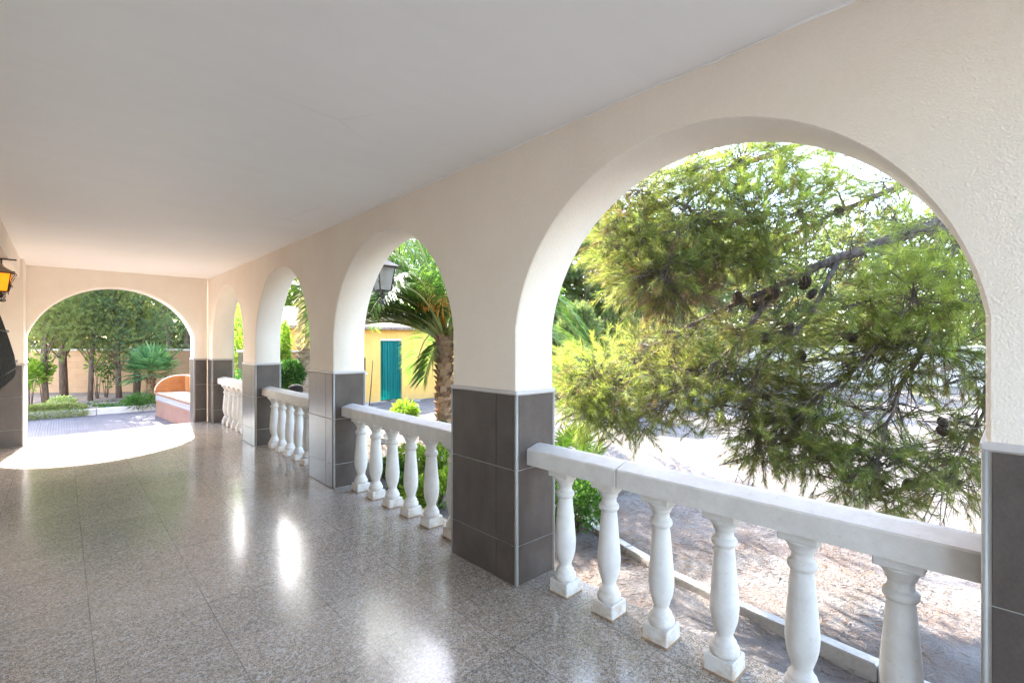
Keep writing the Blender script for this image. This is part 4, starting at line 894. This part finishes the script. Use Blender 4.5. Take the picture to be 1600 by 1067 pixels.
# ------------------------------------------------------------------ palms
def frond(rng, P0, az, el, L, bend, nl, leaf, n=46, twist=0., roll=0.):
    """rachis points and leaflet quads for one feather leaf"""
    d = Vector((math.cos(az) * math.cos(el), math.sin(az) * math.cos(el), math.sin(el))); p = Vector(P0); pts = [p.copy()]; ds = [d.copy()]; st = 14
    for i in range(st):
        p = p + d * (L / st); d = (d + Vector((0, 0, -bend / st * (1 + i * .12)))).normalized(); pts.append(p.copy()); ds.append(d.copy())
    V = []
    for i in range(n):
        t = .13 + .87 * (i + .5) / n; k = min(st - 1, int(t * st)); f = t * st - k; b = pts[k].lerp(pts[k + 1], f); dd = ds[k].lerp(ds[min(k + 1, st)], f).normalized()
        sd = dd.cross(Vector((0, 0, 1))); sd = sd.normalized() if sd.length > .05 else Vector((1, 0, 0)); up = sd.cross(dd)
        ll = nl * (.55 + .75 * math.sin(PI * min(1, .12 + t * .86))) * rng.uniform(.85, 1.1)
        for s in (-1, 1):
            a = rng.normal(.42, .06); v = (sd * s * math.sin(PI / 2 - a * .9) + dd * (.62 + .25 * t) + up * (.32 + rng.normal() * .1)).normalized()
            m = b + v * ll * .45; e = b + v * ll + Vector((0, 0, -ll * .22)); wv = (dd - v * dd.dot(v)).normalized() * leaf * .5
            V += [b - wv * .5, m - wv, e, m + wv]
    return pts, V
def palm(name, base, th, tr, label, fr, mats, lean=(0, 0), nl=.34, leaf=.022, barkm='palm_bark', seed=3, fruit=0, boot=7):
    rng = np.random.default_rng(seed); root = empty(name, base, 0, label, 'palm tree'); B = Vector(base); top = B + Vector((lean[0], lean[1], th))
    q = MB(); ax = lambda t: B + Vector((lean[0] * t ** 1.6, lean[1] * t ** 1.6, th * t))
    q.tube([ax(t) - Vector((0, 0, .1 * (t == 0))) for t in np.linspace(0, 1, 9)], [tr * (1 - .12 * math.sin(PI * t)) for t in np.linspace(0, 1, 9)], 14)
    rows = int(th / .095)
    for i in range(rows):
        t = i / rows; c = ax(t)
        for k in range(boot):
            a = 2 * PI * (k / boot + (i % 2) * .5 / boot) + i * .13; d = Vector((math.cos(a), math.sin(a), 0)); tg = Vector((-d.y, d.x, 0)) * tr * rng.uniform(.34, .5)
            b0 = c + d * tr * .82; L = rng.uniform(.06, .12) * (1 + .8 * t ** 6)
            e = b0 + d * (.05 + .04 * t) * rng.uniform(.5, 1.3) + Vector((0, 0, L)); 
            q.add([b0 - tg, b0 + tg, e + tg * .72, e - tg * .72, b0 - d * .03 + Vector((0, 0, L * .7))], [(0, 1, 2, 3), (3, 2, 4), (0, 3, 4), (1, 4, 2)])
    keep(q.build('trunk', barkm), root)
    st = MB(); Vs = {m: [] for m in mats}
    for (az, el, L, bend, mi) in fr:
        if B.x + L * .9 * math.cos(az) * max(.25, math.cos(el)) < T_ + .35: continue
        P0 = top + Vector((math.cos(az), math.sin(az), 0)) * tr * .5 + Vector((0, 0, rng.uniform(-.12, .1)))
        pts, V = frond(rng, P0, az, el, L, bend, nl, leaf); st.tube(pts, [.024 * (1 - .85 * i / (len(pts) - 1)) + .002 for i in range(len(pts))], 5); Vs[mats[mi]] += [tuple(v) for v in V]
    keep(st.build('leaf_stalks', 'rachis'), root)
    nm = {'palm': 'fronds', 'palm_yellow': 'yellowing_fronds', 'palm_dead': 'dry_fronds'}
    for m, V in Vs.items():
        if V: keep(np_mesh(nm[m], np.array(V), 4, m), root)
    if fruit:
        fq = MB()
        for k in range(fruit):
            az = rng.uniform(2.2, 4.4); d = Vector((math.cos(az), math.sin(az), 0)); b0 = top + Vector((0, 0, .1)); m = b0 + d * .34 + Vector((0, 0, rng.uniform(.65, .95))); fq.tube([b0, b0.lerp(m, .5) + Vector((0, 0, .12)), m], [.02, .017, .012], 5)
            for _ in range(40):
                e = m + Vector((rng.normal() * .09, rng.normal() * .09, -rng.uniform(.05, .45))) + d * .1; fq.tube([m.lerp(e, 0), m.lerp(e, .5) + d * .06, e], [.005, .005, .008], 4)
        keep(fq.build('fruit_stalks', 'fruit'), root)
    return root
rr = np.random.default_rng(5)
pb = at(694, 560, 8.6); pb.z = GZ
fr = []
for i in range(40):
    az = i * 2.39996 + rr.normal() * .1; lay = i / 40
    e_ = R(80 - 72 * lay) + rr.normal() * .08; dg = math.degrees(az) % 360
    if 85 < dg < 275 and e_ < R(48): continue
    fr.append((az, e_, rr.uniform(2.3, 3.0), 1.0 + .5 * (1 - lay), 1 if lay > .62 and rr.random() < .4 else 0))
fr += [(R(a), R(e), l, .95, 0) for a, e, l in ((100, 70, 3.0), (130, 84, 3.0), (165, 80, 2.9), (310, 74, 3.1), (110, 58, 2.8), (125, 66, 2.9), (138, 68, 2.7), (150, 66, 2.7), (120, 44, 2.8), (160, 60, 2.6), (142, 76, 2.9), (135, 58, 2.9), (95, 52, 2.8), (174, 70, 2.6))]
fr += [(R(141), R(62), 2.6, 1.75, 0), (R(318), R(42), 3.1, 1.45, 0), (R(312), R(58), 3.1, 1.65, 0), (R(326), R(26), 2.9, 1.0, 0), (R(322), R(66), 3.0, 1.9, 0), (R(135), R(72), 2.7, 2.0, 0), (R(150), R(47), 2.5, 1.3, 0), (R(128), R(50), 2.6, 1.5, 1), (R(132), R(40), 2.3, 1.15, 1), (R(146), R(30), 2.2, .95, 1), (R(168), R(52), 2.4, 1.5, 0), (R(205), R(66), 2.3, 1.6, 0), (R(320), R(-45), .75, .5, 0), (R(170), R(-62), .8, .3, 0), (R(120), R(55), 2.6, 1.4, 0), (R(138), R(82), 2.6, 2.1, 0), (R(155), R(75), 2.6, 2.0, 0), (R(118), R(76), 2.8, 1.9, 0), (R(145), R(56), 2.5, 1.5, 0), (R(95), R(64), 2.7, 1.6, 0), (R(160), R(38), 2.0, 1.0, 0), (R(141), R(36), 2.4, 1.0, 1), (R(150), R(40), 2.3, 1.15, 0), (R(133), R(34), 2.5, 1.0, 0), (R(137), R(28), 2.4, .85, 1), (R(143), R(24), 2.2, .8, 1), (R(131), R(44), 2.6, 1.2, 1), (R(147), R(44), 2.4, 1.25, 1)]
palm('date_palm', tuple(pb), 1.95, .15, 'date palm with orange fruit stalks and shaggy trunk before the shed', fr, ['palm', 'palm_yellow', 'palm_dead'], (.05, .05), .46, .034, seed=4, fruit=5)
pb = at(474, 560, 9.7); pb.z = GZ + .05
fr = []
for i in range(30):
    az = i * 2.39996; lay = i / 30; fr.append((az, R(80 - 70 * lay), rr.uniform(2.3, 2.9), 1.0 + .4 * (1 - lay), 0))
for az in (4.3, 5.4, 5.0): fr.append((az, R(-52), rr.uniform(1.1, 1.4), .55, 2 if az != 5.0 else 1))
palm('date_palm', tuple(pb), 3.0, .165, 'tall palm with pale scarred trunk and dry hanging fronds in the third arch', fr, ['palm', 'palm_yellow', 'palm_dead'], (.12, -.1), .36, .024, 'dead_bark', 8)

def fan_palm(name, base, th, n, Lf, label, mat, seed, pet=.45, cat='fan palm'):
    rng = np.random.default_rng(seed); root = empty(name, base, 0, label, cat); B = Vector(base); q = MB()
    if th > .15:
        q.tube([B - Vector((0, 0, .1)), B + Vector((0, 0, th))], [.12, .1], 10)
        for i in range(160):
            a = rng.uniform(0, 2 * PI); z = rng.uniform(0, th); d = Vector((math.cos(a), math.sin(a), 0)); c = B + d * .1 + Vector((0, 0, z)); tg = Vector((-d.y, d.x, 0)) * .03; e = c + d * .07 + Vector((0, 0, .08)); q.add([c - tg, c + tg, e], [(0, 1, 2)])
    st = MB(); V = []
    for i in range(n):
        az = i * 2.39996; lay = (i + .5) / n; el = R(82 - 105 * lay); d = Vector((math.cos(az) * math.cos(el), math.sin(az) * math.cos(el), math.sin(el)))
        h = B + Vector((0, 0, th)) + d * pet * rng.uniform(.8, 1.15); st.tube([B + Vector((0, 0, th)), h], [.011, .007], 5)
        sd = d.cross(Vector((0, 0, 1))); sd = sd.normalized() if sd.length > .1 else Vector((1, 0, 0)); upv = sd.cross(d)
        for k in range(20):
            t = (k / 19 - .5) * R(215); v = (d * math.cos(t) + sd * math.sin(t) + upv * (.10 + .05 * rng.normal())).normalized(); L = Lf * (.82 + .18 * math.cos(t)) * rng.uniform(.9, 1.08)
            wv = (d * -math.sin(t) + sd * math.cos(t)) * L * .055; V += [h, h + v * L * .55 - wv, h + v * L + Vector((0, 0, -L * .12)), h + v * L * .55 + wv]
    if q.v: keep(q.build('trunk', 'palm_bark'), root)
    keep(st.build('leaf_stalks', 'rachis'), root); keep(np_mesh('fan_leaves', np.array([tuple(v) for v in V]), 4, mat), root); return root
b = at(236, 600, 14.2); b.z = SZ; fan_palm('fan_palm', tuple(b), .78, 36, .56, 'bushy green fan palm behind the tiled bench', 'fan', 21, .46)
b = at(895, 690, 6.3); b.z = float(hfun(np.array(b.x), np.array(b.y))); fan_palm('cycad', tuple(b), .12, 16, .36, 'small pale green fan leaved plant behind the nearest handrail', 'lime', 9, .42, 'plant')

# shrubs
def shrub_at(px, py, z, *a, **k):
    b = on_z(px, py, z); return leafy(k.pop('name', 'shrub'), (b.x, b.y, z), *a, **k)
shrub_at(897, 830, GZ, (.30, .30, .27), 'rounded green bush outside beside the first baluster of the near arch', 'green', n=1500, l=.05, w=.026, stems=10, cz=.30)
shrub_at(632, 668, -.36, (.27, .27, .26), 'lime green bush between handrail and teal doorway', 'lime', n=900, l=.085, w=.045, stems=9, cz=.34)
b = at(450, 585, 9.2); leafy('shrub', (b.x, b.y, -.2), (.27, .27, .29), 'round clipped dark green bush left of the pale palm trunk', 'deep', n=2600, l=.055, w=.032, stems=12, cz=1.08)
b = at(385, 580, 9.8); leafy('shrub', (b.x, b.y, -.2), (.3, .3, .45), 'dark bush beside the grey gate post', 'deep', n=900, l=.06, w=.035, stems=8, cz=.75)
b = at(375, 520, 13.2); leafy('shrub', (b.x, b.y, -.2), (.9, .9, 1.0), 'tall lime leaved shrub seen through the last arch', 'lime', n=2600, l=.11, w=.06, stems=14, cz=1.7)
b = at(440, 520, 12.6); leafy('shrub', (b.x, b.y, -.2), (.2, .2, .8), 'yellow green shrub growing against the shed corner', 'lime', n=1300, l=.09, w=.05, stems=9, cz=1.5)
BL = ['small lime plant low behind the third baluster of the second balustrade', 'lime plant showing between the third and fourth balusters of the second balustrade',
      'light green plant right behind the fourth baluster of the second balustrade', 'tallest green bush behind the handrail end by the near pier', 'lime plant low between the fourth and fifth balusters of the second balustrade',
      'lime plant at the foot of the fifth baluster of the second balustrade', 'tiny deep green plant beside the third baluster of the second balustrade', 'lime bush half hidden by the last baluster beside the near pier']
spots = [(612, 745, .16), (640, 730, .2), (667, 745, .24), (690, 700, .3), (655, 790, .2), (685, 790, .24), (630, 770, .14), (700, 750, .28)]
for i, (px, py, r) in enumerate(spots):
    b = on_z(px, py, GZ); leafy('border_plant', (b.x, b.y, GZ), (r, r, r * .8), BL[i], 'lime' if i % 3 else 'green', n=420, l=.075, w=.035, cat='plant', group='border plants behind the second balustrade', stems=7, cz=r * .8)
# plants in the bed
for px, py, hgt, lab in ((47, 635, .95, 'young citrus sapling at the left jamb of the end arch'), (68, 632, 1.05, 'young citrus sapling with bright leaves before the forked juniper')):
    b = on_z(px, py, SZ); leafy('sapling', (b.x, b.y, SZ), (.20, .20, .44), lab, 'lime', n=280, l=.12, w=.065, cat='sapling', stems=8, cz=hgt * 1.2 - .3)
for px, py, hgt, lab in ((152, 622, 1.35, 'thin sapling with few bright leaves left of the stake'), (166, 620, 1.05, 'slender stake-like sapling with dark low leaves')):
    b = on_z(px, py, SZ); leafy('sapling', (b.x, b.y, SZ), (.24, .24, .55), lab, 'lime' if px < 160 else 'green', n=110, l=.12, w=.065, cat='sapling', stems=6, cz=hgt * 1.2 - .45)
b = on_z(97, 634, SZ); leafy('succulent', (b.x, b.y, SZ), (.28, .2, .12), 'pale variegated plant with white pot in the bed', 'variegated', n=420, l=.075, w=.04, cat='plant', stems=8, cz=.12)
q = MB(); q.lathe([(.07, 0), (.10, .03), (.105, .09), (.095, .10), (.085, .085)], n=18); o = q.build('flower_pot', 'white_render'); o.location = on_z(98, 638, SZ); tag(o, 'low white flower pot half hidden in the planting bed', 'pot')
n = 5200; x = RNG.uniform(-2.9, -1.55, n); y = 13.9 + RNG.gamma(2, .16, n); y = np.where(RNG.random(n) < .35, 13.92 + RNG.random(n) * .2, y); hang = y < 14.0
z = np.where(hang, PZ + .02 + RNG.random(n) * .2, SZ + .02 + RNG.random(n) * .16 * np.clip(((-1.4 - x) / .5), .3, 1))
P = np.stack([x, np.where(hang, 13.9 - RNG.random(n) * .08, y), z], 1); D = np.stack([RNG.normal(size=n) * .5, -np.abs(RNG.normal(size=n)) * .6, np.where(hang, -.4, .7) + RNG.normal(size=n) * .3], 1)
o = np_mesh('ground_cover', leaves(P, D, .06, .022), 4, 'dry_grass'); tag(o, kind='stuff')
n = 2600; x = RNG.uniform(-1.5, .4, n); y = RNG.uniform(14.1, 15.8, n); P = np.stack([x, y, np.full(n, SZ)], 1); k = np.sin(x * 5 + 1) * np.sin(y * 4) > .1; P = P[k]
o = np_mesh('bed_weeds', leaves(P, RNG.normal(size=P.shape) * .5 + np.array([0, 0, .6]), .09, .03), 4, 'green'); tag(o, kind='stuff')
b = on_z(222, 634, SZ); leafy('grass_tuft', (b.x, b.y, SZ), (.32, .24, .17), 'low bright green tuft at the kerb left of the bench', 'green', n=800, l=.2, w=.014, cat='plant', stems=8, cz=.1)

# small stones, dark pot
def rock(px, py, z, r, lab):
    q = MB(); rg = np.random.default_rng(int(px)); n, m = 12, 8; vs = []; fs = []
    off = rg.uniform(0, 9, 3)
    for j in range(m + 1):
        for i in range(n):
            th_ = PI * j / m; ph = 2 * PI * i / n; d = np.array([math.sin(th_) * math.cos(ph), math.sin(th_) * math.sin(ph), math.cos(th_)]); k = 1 + .22 * math.sin(3 * d[0] + off[0]) * math.sin(4 * d[1] + off[1]) + .12 * math.sin(7 * d[2] + off[2] + 3 * d[0]); vs.append(tuple(d * k * np.array([r, r * .8, r * .62])))
    for j in range(m):
        for i in range(n): fs.append((j * n + i, (j + 1) * n + i, (j + 1) * n + (i + 1) % n, j * n + (i + 1) % n))
    q.add(vs, fs, False); o = q.build('rock', 'rock'); b = on_z(px, py, z); o.location = (b.x, b.y, z + r * .35); tag(o, lab, 'rock')
rock(592, 684, GZ, .2, 'pale boulder behind the first two balusters of the second arch'); rock(603, 690, GZ, .15, 'smaller pale rock right of the boulder in the second arch')
q = MB(); q.lathe([(.07, 0), (.11, .03), (.125, .09), (.115, .14), (.08, .17), (.03, .182), (.0, .185)], n=22); o = q.build('round_pot', 'rubber'); b = at(462, 604, 8.6); o.location = (b.x, b.y, b.z - .14); tag(o, 'rounded dark pot at the foot of the clipped bush', 'pot')
q = MB(); q.box((-.3, -.3, GZ - .2), (.3, .3, b.z - .142), bev=.01); o = q.build('planter_block', 'concrete'); o.location = (b.x, b.y, 0); tag(o, 'square concrete block carrying the rounded dark pot', 'block')

# ================================================================== light, sky, camera
el = R(38.0); az = math.atan2(.14, 1.0)
sd = Vector((math.sin(az) * math.cos(el), math.cos(az) * math.cos(el), math.sin(el)))
L = bpy.data.lights.new('sun', 'SUN'); L.energy = 2.3; L.angle = R(.53); L.color = (1, .97, .93)
lo_ = bpy.data.objects.new('sun', L); COL.objects.link(lo_); lo_.rotation_euler = sd.to_track_quat('Z', 'Y').to_euler(); lo_.location = (2, 6, 12)
W = bpy.data.worlds.new('World'); S.world = W; W.use_nodes = True; nt = W.node_tree; nt.nodes.clear()
sk = nt.nodes.new('ShaderNodeTexSky'); sk.sky_type = 'NISHITA'; sk.sun_disc = False; sk.sun_elevation = el; sk.sun_rotation = az; sk.air_density = 1.0; sk.dust_density = 1.5; sk.ozone_density = .7
bg = nt.nodes.new('ShaderNodeBackground'); bg.inputs[1].default_value = .15; ou = nt.nodes.new('ShaderNodeOutputWorld')
nt.links.new(sk.outputs[0], bg.inputs[0]); nt.links.new(bg.outputs[0], ou.inputs[0])
cam = bpy.data.cameras.new('camera'); cam.sensor_width = 36; cam.lens = FPX / 1600 * 36; cam.shift_y = (CY - 533.5) / 1600; cam.clip_start = .02; cam.clip_end = 1500
co = bpy.data.objects.new('camera', cam); COL.objects.link(co); co.location = CAM; co.rotation_euler = (PI / 2, 0, -YAW); S.camera = co
S.view_settings.view_transform = 'Standard'; S.view_settings.look = 'None'; S.view_settings.exposure = 3.95; S.view_settings.gamma = 1
S.render.engine = 'CYCLES'; C = S.cycles
C.max_bounces = 12; C.diffuse_bounces = 8; C.glossy_bounces = 5; C.transmission_bounces = 6; C.transparent_max_bounces = 8
C.caustics_reflective = False; C.caustics_refractive = False; C.sample_clamp_indirect = 8
C.use_adaptive_sampling = False
try: C.use_denoising = True; C.denoiser = 'OPENIMAGEDENOISE'; C.denoising_input_passes = 'RGB_ALBEDO_NORMAL'; C.denoising_prefilter = 'NONE'
except Exception: pass
